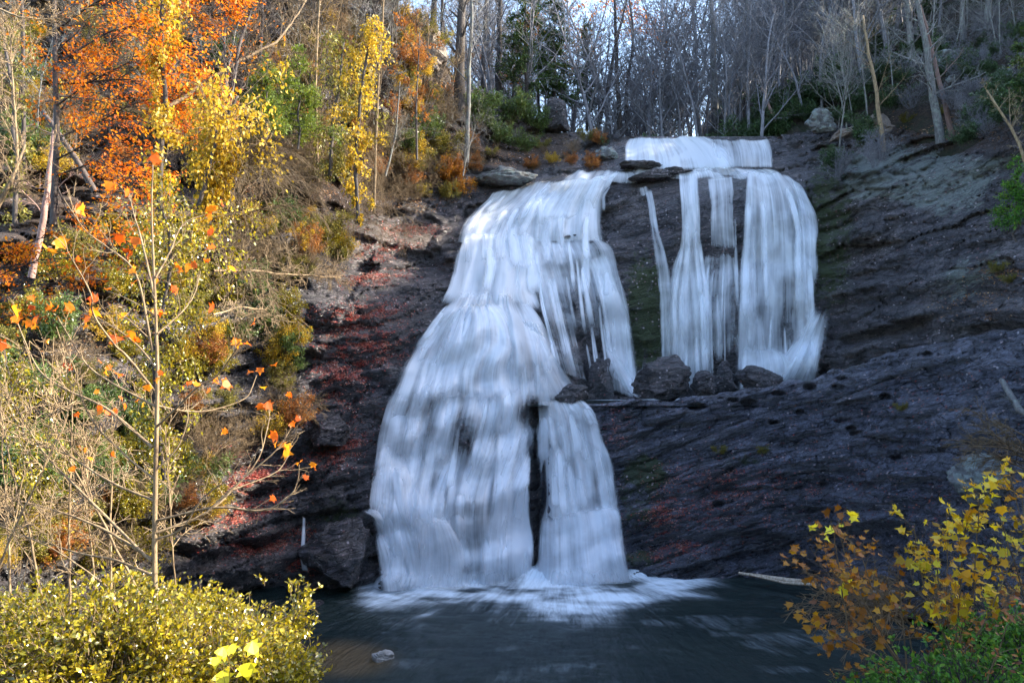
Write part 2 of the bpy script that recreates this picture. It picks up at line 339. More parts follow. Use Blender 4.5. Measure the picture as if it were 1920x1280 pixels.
def pool_material():
    m, nt = new_mat('pool_water')
    pos = N(nt, 'ShaderNodeTexCoord').outputs['Object']
    flow = N(nt, 'ShaderNodeUVMap').outputs[0]
    n1 = noise_tex(nt, mapping(nt, flow, (0.45, 1.5, 1)), 1.0, 6, 0.62, 0.9)
    n2 = noise_tex(nt, mapping(nt, flow, (1.6, 4.0, 1)), 1.0, 8, 0.78, 1.6)
    w = math_(nt, 'ADD', n1, math_(nt, 'MULTIPLY', n2, 0.35))
    bump = N(nt, 'ShaderNodeBump', {'Strength': 0.8, 'Distance': 0.3, 'Height': w})
    fo = math_(nt, 'ADD', attr(nt, 'foam'), math_(nt, 'MULTIPLY', math_(nt, 'SUBTRACT', n2, 0.5), 0.9))
    fo = math_(nt, 'ADD', fo, math_(nt, 'MULTIPLY', math_(nt, 'SUBTRACT', n1, 0.5), 0.9))
    fm = ramp(nt, fo, [(0.06, 0.0), (0.45, 0.30), (1.0, 0.95)]).outputs[0]
    fm = math_(nt, 'MULTIPLY', fm, ramp(nt, attr(nt, 'foam'), [(0.02, 0.0), (0.4, 1.0)]).outputs[0])
    body = mixc(nt, ramp(nt, noise_tex(nt, pos, 0.12, 4, 0.6), [(0.35, 0), (0.65, 1)]), (0.008, 0.018, 0.018), (0.022, 0.034, 0.030))
    body = mixc(nt, attr(nt, 'shallow'), body, (0.10, 0.07, 0.035))
    wat = N(nt, 'ShaderNodeBsdfPrincipled', {'Base Color': body, 'Roughness': 0.14, 'Normal': bump.outputs[0], 'IOR': 1.33})
    foam = N(nt, 'ShaderNodeBsdfDiffuse', {'Color': (0.78, 0.86, 0.92)})
    x = N(nt, 'ShaderNodeMixShader', {0: fm, 1: wat.outputs[0], 2: foam.outputs[0]})
    nt.links.new(x.outputs[0], N(nt, 'ShaderNodeOutputMaterial').inputs[0]); return m
M['pool'] = pool_material()

# ------------------------------------------------------------ rock wall of the gorge (one continuous relief, surveyed points)
CP = [(-500,-300,60),(-500,300,40),(-500,700,34),(-500,1200,28),(-500,1500,27),
(0,-300,58),(0,0,50),(0,300,40),(0,500,37),(0,700,34),(0,900,31),(0,1100,28),(0,1400,27),
(200,0,50),(200,300,42),(200,600,38),(200,900,36),(200,1150,36),
(400,-300,62),(400,0,52),(400,200,47),(400,400,45),(400,600,43),(400,800,42),(400,1000,41),(400,1200,41),
(560,0,55),(560,150,52),(560,300,50),(560,450,48.5),(560,600,47.5),(560,800,46.5),(560,1000,45.5),(560,1100,45),(560,1400,44),
(700,-300,72),(700,0,62),(700,100,58),(700,250,58),(700,400,57),(720,470,56.5),(700,530,52.5),(700,600,51),(650,750,49),(640,900,47.5),(640,1050,46.3),(640,1120,45),
(800,80,64),(800,150,63),(800,300,62),(800,390,61),(800,480,58),(790,550,54.5),
(850,150,70),(900,200,70),(900,300,66),(900,340,65),(1000,235,76),(1000,300,70),(1060,250,76),(1100,300,69),
(1170,262,69),(1310,262,68.5),(1450,264,68),(1170,315,66),(1300,318,65.5),(1450,315,65.5),
(1160,325,64.5),(1300,326,63),(1450,322,63),(1530,330,62),
(1160,350,62.5),(1220,352,61.5),(1300,345,61),(1400,340,61),(1480,345,61),(1530,390,60),
(1200,450,59.5),(1300,450,59),(1400,450,59),(1500,450,59),(1200,600,58),(1300,600,57.5),(1400,600,57.5),(1500,600,57.5),
(1200,740,57),(1300,740,57),(1400,740,57),(1500,720,57),(1300,850,57),(1300,1100,57),(1300,1400,57),
(1600,700,54),(1600,900,54),(1600,1200,54),(1920,720,48),(1920,1000,48),(1050,800,53),(1050,1000,53),(1050,1300,53),
(915,375,64),(960,345,64.5),(1060,330,64.8),(870,410,61.5),(1000,400,62),(1100,400,62),(1140,430,61),
(860,440,60),(1000,445,60.5),(1140,450,60),(880,470,58.5),(1000,470,59),(1150,470,59),
(860,560,55.2),(930,560,55),(1000,540,57),(1080,540,57.5),(1170,560,58),(1100,650,57),(1150,740,56.5),(1050,700,54.5),(1060,745,54),
(780,650,51.5),(860,600,53),(950,620,53),(1000,650,53),(740,750,49.7),(850,750,50.5),(950,750,51),
(720,850,48.3),(850,850,49.2),(950,870,49.5),(700,950,47),(850,960,47.8),(950,960,48.2),
(720,1095,46),(850,1090,46.5),(950,1075,47.5),(1000,1075,48),(720,1400,45),(950,1400,47),
(1560,330,62),(1600,280,64),(1700,290,60),(1650,350,58),(1700,400,55.5),(1600,450,57.5),(1560,560,56),(1560,700,56),
(1650,560,53.5),(1750,500,51),(1750,620,49.5),(1850,560,47),(1920,600,44),(1850,450,49),(1850,350,52),(1920,250,52),(1920,400,48),(1920,500,46),
(1800,280,57),(2100,200,46),(2100,400,42),(2100,600,38),(2500,200,38),(2500,600,32),(2500,1200,34),(1560,240,68),(1500,200,75),(2100,0,60),(1700,0,75)]
def tps_fit(cp):
    p = np.array(cp, float); X = p[:, :2]/400.0; n = len(X)
    def K(a, b):
        r2 = ((a[:, None]-b[None])**2).sum(-1); return 0.5*r2*np.log(r2+1e-9)
    A = np.zeros((n+3, n+3)); A[:n, :n] = K(X, X)+np.eye(n)*0.0015
    Pm = np.hstack([np.ones((n, 1)), X]); A[:n, n:] = Pm; A[n:, :n] = Pm.T
    w = np.linalg.solve(A, np.concatenate([p[:, 2], [0, 0, 0]]))
    def f(px, py):
        sh = np.broadcast(px, py).shape
        q = np.stack([np.broadcast_to(px, sh).ravel(), np.broadcast_to(py, sh).ravel()], -1)/400.0
        out = np.empty(len(q))
        for i in range(0, len(q), 20000):
            qq = q[i:i+20000]; out[i:i+20000] = K(qq, X)@w[:n]+w[n]+qq@w[n+1:]
        return out.reshape(sh)
    return f
fA = tps_fit(CP)
CREST = [(-700,-400),(560,-400),(690,-60),(790,55),(850,140),(940,188),(1010,228),(1060,250),(1160,256),(1450,258),(1560,240),(1620,222),(1700,245),(1800,262),(1920,230),(2100,195),(2600,150)]
gx = np.concatenate([np.arange(-600, -20, 20), np.arange(-20, 1960, 4), np.arange(1960, 2560, 20)]).astype(float)
gy = np.concatenate([np.arange(-320, -20, 20), np.arange(-20, 1130, 4), np.arange(1130, 1420, 20)]).astype(float)
PX, PY = np.meshgrid(gx, gy)
YA0 = fA(PX, PY)
def world_of(px, py, Y): return (px-960)/F*Y, Y, CAMZ-(py-640)/F*Y
def relief(px, py, Y):
    """ledges, cracks and lumps of the gorge wall, in metres towards the back"""
    x, y, z = world_of(px, py, Y)
    s = z-0.22*x+0.9*fbm(x/7, y/7, z/7, 3, 5)
    def terr(s_, per, sharp=0.30):
        fr = s_/per-np.floor(s_/per); return (sstep(0.5-sharp, 0.5+sharp, fr)-fr)*per
    d = 0.75*terr(s, 2.3, .22)+0.5*terr(s+0.4*noise(x/2, y, z/2, 9), 0.85, .2)
    d = d+1.0*fbm(x/4.5, y/4, z/3.2, 5, 21)
    blk = noise(np.floor((x+0.3*z)/2.7+0.5*noise(x/3, 0, z/3, 3)), 0, np.floor(s/1.5), 77)
    e1, v1 = cells((x+.5*noise(x/2, z/2, 1, 8))/3.6, (s+.35*noise(x/1.5, z, 2, 8))/1.15, 11)
    e2, v2 = cells((x+.2*noise(x, z, 1, 9))/1.3, (s+.12*noise(x/.8, z/.5, 2, 9))/.45, 12)
    d = d+0.62*v1+0.55*np.exp(-e1/.07)+0.2*v2+0.16*np.exp(-e2/.10)
    d = d+0.2*blk+0.35*np.abs(fbm(x/1.6+z*.1, y/1.6, s/.7, 4, 55))-0.15*np.abs(fbm(x/.7, y/.7, s/.3, 3, 57))
    # the sheer wall behind the right hand falls and the top tier are smoother
    fallw = blob(px, py, 1350, 520, 210, 260, .35)
    tier = blob(px, py, 1310, 290, 180, 45, .3)
    k = 1-0.7*np.maximum(fallw, tier)
    lc = blob(px, py, 900, 760, 260, 420, .3)
    d = d*k*(1-0.35*lc)
    # smooth rock right of the falls
    rr = sstep(1560, 1700, px)*sstep(300, 340, py)
    d = d*(1-0.35*rr)
    return d
YA = YA0+relief(PX, PY, YA0)
# dark undercut below the left ledge
YA += 2.2*np.exp(-(((PY-(505-0.12*(PX-700)))/22)**2))*sstep(570, 620, PX)*(1-sstep(800, 850, PX))
YA += 1.3*np.exp(-(((PY-(935-0.25*(PX-450)))/16)**2))*sstep(340, 420, PX)*(1-sstep(560, 600, PX))
YA += 1.3*np.exp(-(((PY-(1035-0.2*(PX-450)))/16)**2))*sstep(340, 420, PX)*(1-sstep(560, 600, PX))
YA += 1.6*np.exp(-(((PY-640-(PX-1600)*-0.25)/12)**2))*sstep(1560, 1600, PX)*(1-sstep(1720, 1760, PX))
def DA(px, py):
    """depth of the gorge wall in a given direction"""
    px = np.asarray(px, float); py = np.asarray(py, float)
    i = np.clip(np.searchsorted(gx, px)-1, 0, len(gx)-2); j = np.clip(np.searchsorted(gy, py)-1, 0, len(gy)-2)
    fx = np.clip((px-gx[i])/(gx[i+1]-gx[i]), 0, 1); fy = np.clip((py-gy[j])/(gy[j+1]-gy[j]), 0, 1)
    return YA[j, i]*(1-fx)*(1-fy)+YA[j, i+1]*fx*(1-fy)+YA[j+1, i]*(1-fx)*fy+YA[j+1, i+1]*fx*fy
X_, Y_, Z_ = world_of(PX, PY, YA)
VA = np.stack([X_, Y_, Z_], -1)
crest = interp(CREST, PX)
keep = (PY >= crest-4)
lich = 0.42*blob(PX, PY, 1730, 420, 220, 170, .4)+0.72*np.exp(-((PY-(300+(1920-PX)*.16))/42)**2)*sstep(1500, 1640, PX)+.45*blob(PX, PY, 1780, 380, 90, 40, .6)+0.6*blob(PX, PY, 1640, 290, 130, 45, .6)+0.55*blob(PX, PY, 960, 335, 90, 22, .5)+0.6*blob(PX, PY, 1150, 290, 25, 22)+0.55*blob(PX, PY, 1850, 540, 130, 80, .6)+0.5*blob(PX, PY, 1620, 790, 60, 30)
lich = lich+0.45*blob(PX, PY, 630, 790, 55, 60, .5)+0.6*blob(PX, PY, 800, 440, 90, 30, .5)+.7*blob(PX, PY, 1040, 225, 40, 50)
moss = 0.75*blob(PX, PY, 1210, 640, 60, 160, .6)+0.8*blob(PX, PY, 1560, 430, 60, 190, .6)+0.7*blob(PX, PY, 1330, 470, 200, 250, .5)*.6+0.8*blob(PX, PY, 640, 1010, 80, 90)+.55*blob(PX, PY, 560, 700, 160, 200)+.6*blob(PX, PY, 1780, 220, 160, 80)
slope_up = np.clip(-np.gradient(Z_, axis=0)/(np.abs(np.gradient(Y_, axis=0))+np.abs(np.gradient(Z_, axis=0))+1e-6), -1, 1)
soil = sstep(760, 560, PX)*sstep(620, 420, PY)*0.75+sstep(560, 380, PX)*0.55+0.8*blob(PX, PY, 960, 270, 160, 60, .5)+0.8*blob(PX, PY, 720, 300, 130, 130, .4)+.75*blob(PX, PY, 1780, 250, 190, 50, .5)+.7*blob(PX, PY, 1870, 500, 80, 30)
soil = np.clip(soil*(0.65+0.6*(1-slope_up)), 0, 1)
warm = np.clip(0.9*blob(PX, PY, 790, 100, 70, 80, .4)+0.5*blob(PX, PY, 130, 190, 150, 60)+0.5*blob(PX, PY, 60, 400, 120, 60)+.45*blob(PX, PY, 780, 440, 80, 25)+0.45*blob(PX, PY, 1640, 250, 40, 25), 0, 1)
meA = make_mesh('gorge_rock', VA.reshape(-1, 3), [grid_quads(len(gy), len(gx), keep)], M['rock'],
                attrs=dict(lichen=np.clip(lich, 0, 1), moss=np.clip(moss, 0, 1), soil=soil, warm=warm))
obj('gorge_terrain', meA)['kind'] = 'structure'

# ------------------------------------------------------------ slab in front of the plunge basin, right of the lower falls
SC = [(960,757),(1120,757),(1160,754),(1300,745),(1400,729),(1500,714),(1600,684),(1700,651),(1800,632),(1920,615),(2300,560),(2500,540)]
SCY = [(940,50.2),(1000,50.6),(1120,51),(1300,51),(1400,51),(1500,50.3),(1600,48.8),(1700,47),(1800,45),(1920,42),(2300,34),(2500,31)]
sgx = np.concatenate([np.arange(955, 1940, 3.5), np.arange(1940, 2500, 20)]).astype(float)
tv = np.concatenate([[-0.09, -0.06, -0.035, -0.015], np.linspace(0, 1, 150)])
SX, TV = np.meshgrid(sgx, tv)
cyy = interp(SC, SX)+5.0*noise(SX/38, 0, 0, 51)*sstep(1130, 1180, SX)+2.2*noise(SX/13, 0, 0, 52)*sstep(1130, 1180, SX)
bot = interp([(955, 1120), (1500, 1125), (1560, 1130), (1920, 1200), (2500, 1250)], SX)
SY = cyy+np.clip(TV, 0, 1)*(bot-cyy)
Yc = interp(SCY, SX)
Yb = interp([(955, 46.6), (1170, 47.2), (1500, 46.2), (1600, 43), (1920, 33), (2500, 26)], SX)
pw = interp([(955, 1.25), (1170, 1.1), (1400, .72), (1920, .62)], SX)
YS = Yc+(Yb-Yc)*np.clip(TV, 0, 1)**pw
tri = (SX-1150)/700
x, y, z = world_of(SX, SY, YS)
sl_ = z-0.30*x
undul = 0.55*fbm(x/5, y/5, sl_/1.6, 4, 31)+0.16*fbm(x/2.5, y/2.5, sl_/0.35, 4, 41)+0.05*fbm(x/.8, y/.8, sl_/0.12, 3, 45)
fr = sl_/2.1+0.6*fbm(x/6, 0, z/6, 3, 3); fr = fr-np.floor(fr)
undul = undul+0.6*(sstep(.35, .65, fr)-fr)-0.35*np.abs(fbm(x/4.5, y/3, sl_/.8, 4, 47))-0.12*np.abs(fbm(x/1.8, y/1.5, sl_/.25, 3, 48))
# scoops near the pool
undul += 1.6*blob(SX, SY, 1400, 1025, 75, 28, .4)+1.0*blob(SX, SY, 1220, 1010, 45, 25, .5)+0.8*blob(SX, SY, 1560, 900, 90, 22, .5)+1.2*blob(SX, SY, 1640, 1020, 70, 35, .5)
e1, v1 = cells((x+.8*noise(x/3, z/2, 1, 8))/8.0, (sl_+.3*noise(x/2.5, z, 2, 8))/1.3, 13)
e2, v2 = cells((x+.3*noise(x, z, 1, 9))/2.6, (sl_+.12*noise(x/1.2, z/.5, 2, 9))/.42, 14)
undul = undul+0.30*v1+0.38*np.exp(-e1/.06)+0.07*v2+0.08*np.exp(-e2/.08)
undul *= sstep(-0.10, 0.05, TV)*sstep(955, 1180, SX)*0.85+0.15
HOLES = [(1308,760,17,5.5),(1403,752,14,4.5),(1461,736,12,4),(1518,722,11,4),(1518,727,11,3),(1572,724,12,4),(1579,708,10,3),(1374,747,9,3),(1581,787,15,5),(1606,811,12,4),(1595,800,8,3),(1739,662,9,3),
         (1345,943,12,5),(1680,855,11,4),(1690,966,10,4),(1545,905,9,3.5),(1450,790,9,3),(1660,740,9,3),(1500,770,8,2.5)]
for hx, hy, rx, ry in HOLES: undul += 0.75*blob(SX, SY, hx, hy+2, rx, ry+1, .35)
YS = YS+undul+7*(1-sstep(985, 1016, SX))+7*(1-sstep(1016, 1030, SX))*.25
back = np.where(TV < 0, -TV*60, 0)
x, y, z = world_of(SX, SY, YS); y = y+back; x = (SX-960)/F*YS; z = z-back*0.9
VS = np.stack([x, y, z], -1)
slich = .75*blob(SX, SY, 1890, 655, 60, 20, .4)+.5*blob(SX, SY, 1750, 700, 130, 14, .6)+.35*blob(SX, SY, 1600, 900, 300, 120)
smoss = .8*blob(SX, SY, 1200, 930, 50, 100, .5)+.6*blob(SX, SY, 1420, 850, 60, 25)+.7*blob(SX, SY, 1215, 1050, 70, 20)+.6*blob(SX, SY, 1680, 765, 40, 14)+.5*blob(SX, SY, 1300, 880, 120, 30)
ssoil = .45*blob(SX, SY, 1180, 800, 45, 60)+.5*blob(SX, SY, 1850, 1000, 200, 200)
meS = make_mesh('slab', VS.reshape(-1, 3), [grid_quads(len(tv), len(sgx))], M['slab'],
                attrs=dict(lichen=np.clip(slich, 0, 1), moss=smoss, soil=ssoil, warm=0*SX))
obj('rock_slab_terrain', meS)['kind'] = 'structure'
def DS(px, py):
    """depth of the slab"""
    px = np.asarray(px, float); py = np.asarray(py, float)
    c = interp(SC, px); b = interp([(955, 1120), (1500, 1125), (1560, 1130), (1920, 1200), (2500, 1250)], px)
    t = np.clip((py-c)/(b-c), 0, 1)
    i = np.clip(((px-955)/3.5), 0, 280).astype(int); j = np.clip(4+t*149, 4, 153).astype(int)
    return YS[j, i]

# ------------------------------------------------------------ ground of the woods behind and to the right
def hill_h(x, y):
    base = 30.6+0.02*(y-68)
    right = 30+0.6*(x-26.6)+0.45*np.minimum(y-62, 16)+0.12*np.clip(y-78, 0, 60)
    # unseen flank right of the camera, ridge heights shaped to shade the gorge
    ridge = interp([(-60, 27.5), (18, 27.5), (30, 31), (45, 36), (52, 40), (60, 54), (66, 58), (80, 64), (160, 72)], y)
    right = np.where(x > 34, np.maximum(right, right), right)
    right = np.minimum(right, ridge)
    # steeper unseen flank, shaped with the ridge to block the sun
    fl = 24+ (x-interp([(-60, 24), (0, 24), (30, 27), (50, 34), (62, 41), (66, 43), (100, 67)], y))*2.8
    fl = np.minimum(fl, ridge)
    right = np.where(y < 100, np.maximum(right, np.where(x > .66*y+1.0, fl, -50)), right)
    back = 33+0.85*np.clip(y-84, 0, 60)*(.25+.75*sstep(0, 26, x-0.2*y+4*noise(x/6, y/6, 1, 3)))*sstep(-2, 4, x-.2*y)
    right = np.where(x > .2*y, np.maximum(right, np.where(y > 80, back, -50)), right)
    left = 34+0.7*(-x-6)+0.25*(y-64)
    left = np.minimum(left, 60)
    h = np.where(y > 66, np.maximum(base, right), right)
    h = np.where(y > 66, np.maximum(h, left), h)
    sm = 0.9*fbm(x/9, y/9, 0.3, 4, 61)
    return h+sm*0.9
hx = np.concatenate([np.arange(-90, -14, 1.6), np.arange(-14, 48, .7), np.arange(48, 150.1, 1.6)]); hy = np.concatenate([np.arange(-60, 44, 1.6), np.arange(44, 86, .7), np.arange(86, 220, 1.6)])
HX, HY = np.meshgrid(hx, hy)
HZ = hill_h(HX, HY)
# keep it only where it is behind the gorge wall
pxh = 960+HX/np.maximum(HY, 1)*F
yc = np.interp(pxh, gx, [DA(g, max(interp(CREST, g), -300)) for g in gx])
pxc = np.clip(pxh, -600, 2500)
zcr = CAMZ+(640-np.maximum(interp(CREST, pxc), -300))/F*yc
inview = (pxh < 2300) & (pxh > 500) & (HY > 30)
HZ = np.where(inview, np.minimum(HZ, zcr-.35+np.where(HY > yc, 1.0, 2.5)*(HY-yc)), HZ)
kp = (HY > yc-1.2) & (HY > 66) | ((HX > .66*HY+1.0) & (HX > 24) ) | ((HY > yc-1.6) & (HY > 44) & (HX > 20))
kp &= ~((HX < -60) & (HY < 60))
m, nt = new_mat('forest_floor')
pos = N(nt, 'ShaderNodeTexCoord').outputs['Object']
c1 = ramp(nt, noise_tex(nt, pos, 3.0, 8, 0.8), [(0.35, (0.012, 0.010, 0.008)), (0.52, (0.045, 0.03, 0.02)), (0.7, (0.11, 0.07, 0.04))]).outputs[0]
c2 = mixc(nt, ramp(nt, noise_tex(nt, pos, 0.35, 6, .7), [(0.45, 0), (0.6, .8)]), c1, (0.02, 0.034, 0.014))
bs = N(nt, 'ShaderNodeBsdfPrincipled', {'Base Color': c2, 'Roughness': 0.95, 'Normal': N(nt, 'ShaderNodeBump', {'Strength': .9, 'Distance': .3, 'Height': noise_tex(nt, pos, 2, 8, .75)}).outputs[0]})
nt.links.new(bs.outputs[0], N(nt, 'ShaderNodeOutputMaterial').inputs[0]); M['floor'] = m
meH = make_mesh('hill', np.stack([HX, HY, HZ], -1).reshape(-1, 3), [grid_quads(len(hy), len(hx), kp)[:, ::-1]], M['floor'])
obj('hillside_terrain', meH)['kind'] = 'structure'

# near banks below the bridge
bx = np.arange(-40, 40.1, 0.5); by = np.arange(-12, 37, 0.5)
BX, BY = np.meshgrid(bx, by)
def bank_h(x, y):
    yy = np.maximum(y, 1)
    l = 9.3-0.30*(y-8)+0.35*np.clip(-x-.5*yy-3, 0, 30)
    r = 8.4-0.33*(y-10)+0.55*np.clip(x-.5*yy-3, 0, 30)
    le = sstep(-.27*yy-1.0, -.27*yy-3.5, x); re = sstep(.40*yy+.3, .40*yy+3.0, x)
    g = -3+le*(l+3)+re*(r+3)
    return g+0.35*fbm(x/2.2, y/2.2, .5, 4, 71)
meB = make_mesh('bank', np.stack([BX, BY, bank_h(BX, BY)], -1).reshape(-1, 3), [grid_quads(len(by), len(bx))[:, ::-1]], M['floor'])
obj('near_bank_terrain', meB)['kind'] = 'structure'

# ------------------------------------------------------------ water
def pool_part():
    xs = np.concatenate([np.arange(-60, -14, 2.0), np.arange(-14, 20, 0.12), np.arange(20, 60.1, 2.0)])
    ys = np.concatenate([np.arange(-20, 28, 2.0), np.arange(28, 50.5, 0.12), np.arange(50.5, 54, 1.0)])
    X, Y = np.meshgrid(xs, ys)
    px = 960+X/np.maximum(Y, 5)*F; py = 640+CAMZ/np.maximum(Y, 5)*F
    # source line of the falls
    sx = np.clip(X, -7.2, 7.3); sy = interp([(-7.6, 45.6), (-4, 46.6), (0, 48.0), (7, 48.2)], sx)
    dx, dy = X-sx, sy-Y
    d = np.sqrt(dx**2*1.0+np.clip(dy, 0, None)**2)
    reach = interp([(-8, 3.0), (-5, 3.4), (-2.5, 4.0), (0, 5.4), (2.5, 6.6), (5.5, 6.0), (8, 4.0)], X)
    foam = np.clip(2.15-1.35*d/reach, 0, 1.45)
    ax = -1.2-(46-Y)*0.62                      # the long tongue of foam running to the lower left
    foam = np.maximum(foam, 0.62*np.exp(-((X-ax)/0.6)**2)*sstep(38.5, 41.5, Y)*(1-sstep(46, 47, Y)))
    foam = np.maximum(foam, 0.75*np.exp(-((X-(7.0+(46.5-Y)*1.3))/0.8)**2)*sstep(42.8, 44.5, Y))
    foam *= (0.75+0.6*fbm(X/2.2, Y/1.4, 0, 4, 91))*sstep(-9.6, -6.6, X)
    foam = np.maximum(foam, 0.22*sstep(.1, .9, fbm(X/3.0+Y*.3, Y/1.6-X*.12, 3, 4, 95))*sstep(26, 31, Y)*(1-sstep(42, 46, Y)))
    foam = np.clip(foam, 0, 1.2)*.82
    z = 0.04*fbm(X/1.6, Y/0.9, 0, 3, 97)+(0.22+.25*fbm(X/.9, Y/.7, 0, 3, 98))*np.exp(-(d/1.1)**2)*(X > -8)*(X < 8)
    # flow coordinates: radiate from the falls, then swirl to the lower left
    cx, cyy_ = 3.0, 52.0
    rr_ = np.hypot(X-cx, Y-cyy_); th = np.arctan2(X-cx, cyy_-Y)
    uv = np.stack([rr_*0.55, th*11+0.25*X], -1).reshape(-1, 2)
    shal = blob(px, py, 640, 1235, 90, 30, .5)
    me = make_mesh('pool', np.stack([X, Y, z], -1).reshape(-1, 3), [grid_quads(len(ys), len(xs))[:, ::-1]], M['pool'],
                   attrs=dict(foam=foam, shallow=shal), uv=uv)
    obj('pool_water', me)['kind'] = 'structure'
pool_part()
# small basin between the slab and the upper falls
X, Y = np.meshgrid(np.arange(-1, 30, 0.3), np.arange(50.4, 60, 0.3))
me = make_mesh('basin', np.stack([X, Y, 9.92+0*X], -1).reshape(-1, 3), [grid_quads(X.shape[0], X.shape[1])[:, ::-1]], M['pool'],
               attrs=dict(foam=.9*sstep(54.6, 56.2, Y)*sstep(16, 13, X), shallow=0*X), uv=np.stack([X, Y], -1).reshape(-1, 2))
obj('basin_water', me)['kind'] = 'structure'

def veil(name, rows, off=0.3, dens=0.75, depth=DA, nu=None, seed=0, fade=(0.10, 0.10, 0.03, 0.03), smooth=3, holes=(), marks=(), boss=(), lipgain=0.22, bulge=0.0, rough=0.12):
    """rows: (left px, left py, right px, right py) from the lip down. The sheet clings to the rock behind it."""
    rows = np.array(rows, float)
    cum = np.concatenate([[0], np.cumsum(np.hypot(np.diff(rows[:, [0, 2]].mean(1)), np.diff(rows[:, [1, 3]].mean(1))))])
    nv = int(cum[-1]/3.0)+3; t = np.linspace(0, cum[-1], nv)
    # smooth interpolation of the outline
    def ci(v):
        m_ = np.gradient(v, cum); i = np.clip(np.searchsorted(cum, t)-1, 0, len(cum)-2)
        h = cum[i+1]-cum[i]; s = (t-cum[i])/h
        return (2*s**3-3*s**2+1)*v[i]+(s**3-2*s**2+s)*h*m_[i]+(-2*s**3+3*s**2)*v[i+1]+(s**3-s**2)*h*m_[i+1]
    lx, ly, rx, ry = [ci(rows[:, k]) for k in range(4)]
    wpx = np.median(np.hypot(rx-lx, ry-ly)); nu = nu or int(max(6, wpx/3.0))
    u = np.linspace(0, 1, nu)
    U, T = np.meshgrid(u, t)
    px = lx[:, None]*(1-U)+rx[:, None]*U; py = ly[:, None]*(1-U)+ry[:, None]*U
    py = py+3.5*noise(px/16, seed, 0, 400)*(1-sstep(0, 60, T))
    Yd = depth(px, py)
    # water drapes: running minimum and blur so that it bridges small recesses
    for _ in range(smooth):
        Yp = np.pad(Yd, 1, mode='edge')
        Yd = np.minimum(Yd, (Yp[:-2, 1:-1]+Yp[2:, 1:-1]+Yp[1:-1, :-2]+Yp[1:-1, 2:]+Yp[1:-1, 1:-1])/5)
    K_ = 5; Yp = np.pad(Yd, ((K_, K_), (0, 0)), mode='edge'); Yd = np.min([Yp[q:q+len(Yd)] for q in range(2*K_+1)], axis=0)
    for _ in range(40):
        Yp = np.pad(Yd, 1, mode='edge'); Yd = (Yp[:-2, 1:-1]+Yp[2:, 1:-1]+Yp[1:-1, :-2]+Yp[1:-1, 2:]+2*Yp[1:-1, 1:-1])/6
    Yd = Yd-off-bulge*4*U*(1-U)
    for bx_, by_, brx, bry, amt in boss:      # a rounded heap of water: steep top, long foot
        q = (py-by_)/np.where(py < by_, bry*.35, bry); Yd = Yd-amt*np.exp(-((px-bx_)/brx)**2-q*q)
    W = (rx-lx).mean()/F*Yd.mean(); Vm = T/F*Yd.mean()
    # billows: rounded bosses of water thrown forward where the sheet lands on a step
    Yd = Yd-rough*fbm(U*W/0.9+seed*3, Vm/4.5, seed, 3, 300+seed)*sstep(0, .25, U)*sstep(0, .25, 1-U)
    x, y, z = world_of(px, py, Yd)
    dz = np.gradient(z, axis=0); dy = np.gradient(y, axis=0)
    flat = np.clip(np.abs(dy)/(np.abs(dz)+np.abs(dy)+1e-6), 0, 1)
    gsm = flat.copy()
    for _ in range(10):
        gp = np.pad(gsm, ((2, 2), (0, 0)), mode='edge'); gsm = (gp[:-4]+gp[1:-3]+gp[2:-2]+gp[3:-1]+gp[4:])/5
    d = dens+lipgain*(gsm-0.38)
    e = np.minimum(sstep(0, fade[0]+1e-6, U+0.05*noise(U*0+seed, T/60, 0, seed)), sstep(0, fade[1]+1e-6, 1-U+0.05*noise(U*0+seed+9, T/60, 0, seed)))
    tt = T/cum[-1]
    e = e*sstep(0, fade[2]+1e-6, tt+.01)*sstep(0, fade[3]+1e-6, 1-tt+.01)
    for hx_, hy_, hrx, hry, amt in holes:
        wv = 6*noise(px/9, py/30, 0, seed+5)
        d = d-amt*blob(px+wv, py, hx_, hy_, hrx, hry, .6)
    for hx_, hy_, hrx, hry, amt in marks: d = d+amt*blob(px, py, hx_, hy_, hrx, hry, .8)
    uv = np.stack([U*W+seed*7.3, Vm+seed*3.1], -1)
    me = make_mesh(name, np.stack([x, y, z], -1).reshape(-1, 3), [grid_quads(nv, nu)], M['veil'], attrs=dict(dens=d, edge=e), uv=uv.reshape(-1, 2))
    o = obj('waterfall', me); o['kind'] = 'structure'; return o
def DSA(px, py):        # slab in front, wall elsewhere
    return np.where(px > 990, np.minimum(DS(px, py), DA(px, py)), DA(px, py))
# top tier
veil('top_tier_left', [(1180,258,1330,258),(1174,268,1350,268),(1170,295,1385,298),(1166,322,1400,318)], dens=0.95, seed=1, fade=(.04,.12,.02,.12))
veil('top_tier_right', [(1325,261,1440,262),(1330,280,1448,280),(1335,316,1452,316)], dens=0.62, seed=2, fade=(.1,.06,.02,.1))
# shelf between the tiers: thin sheets running left and forward
veil('shelf', [(1185,312,1440,314),(1170,322,1460,322),(1160,334,1470,332)], dens=0.62, seed=3, fade=(.1,.1,.25,.2), off=.15)
veil('shelf_left', [(1075,318,1200,316),(1050,328,1212,330),(1035,342,1212,348)], dens=0.5, seed=33, off=.25, fade=(.2,.15,.3,.25))
veil('rim_strand', [(1196,350,1216,350),(1200,372,1222,372)], dens=0.5, seed=35, off=.4, fade=(.3,.3,.1,.3))
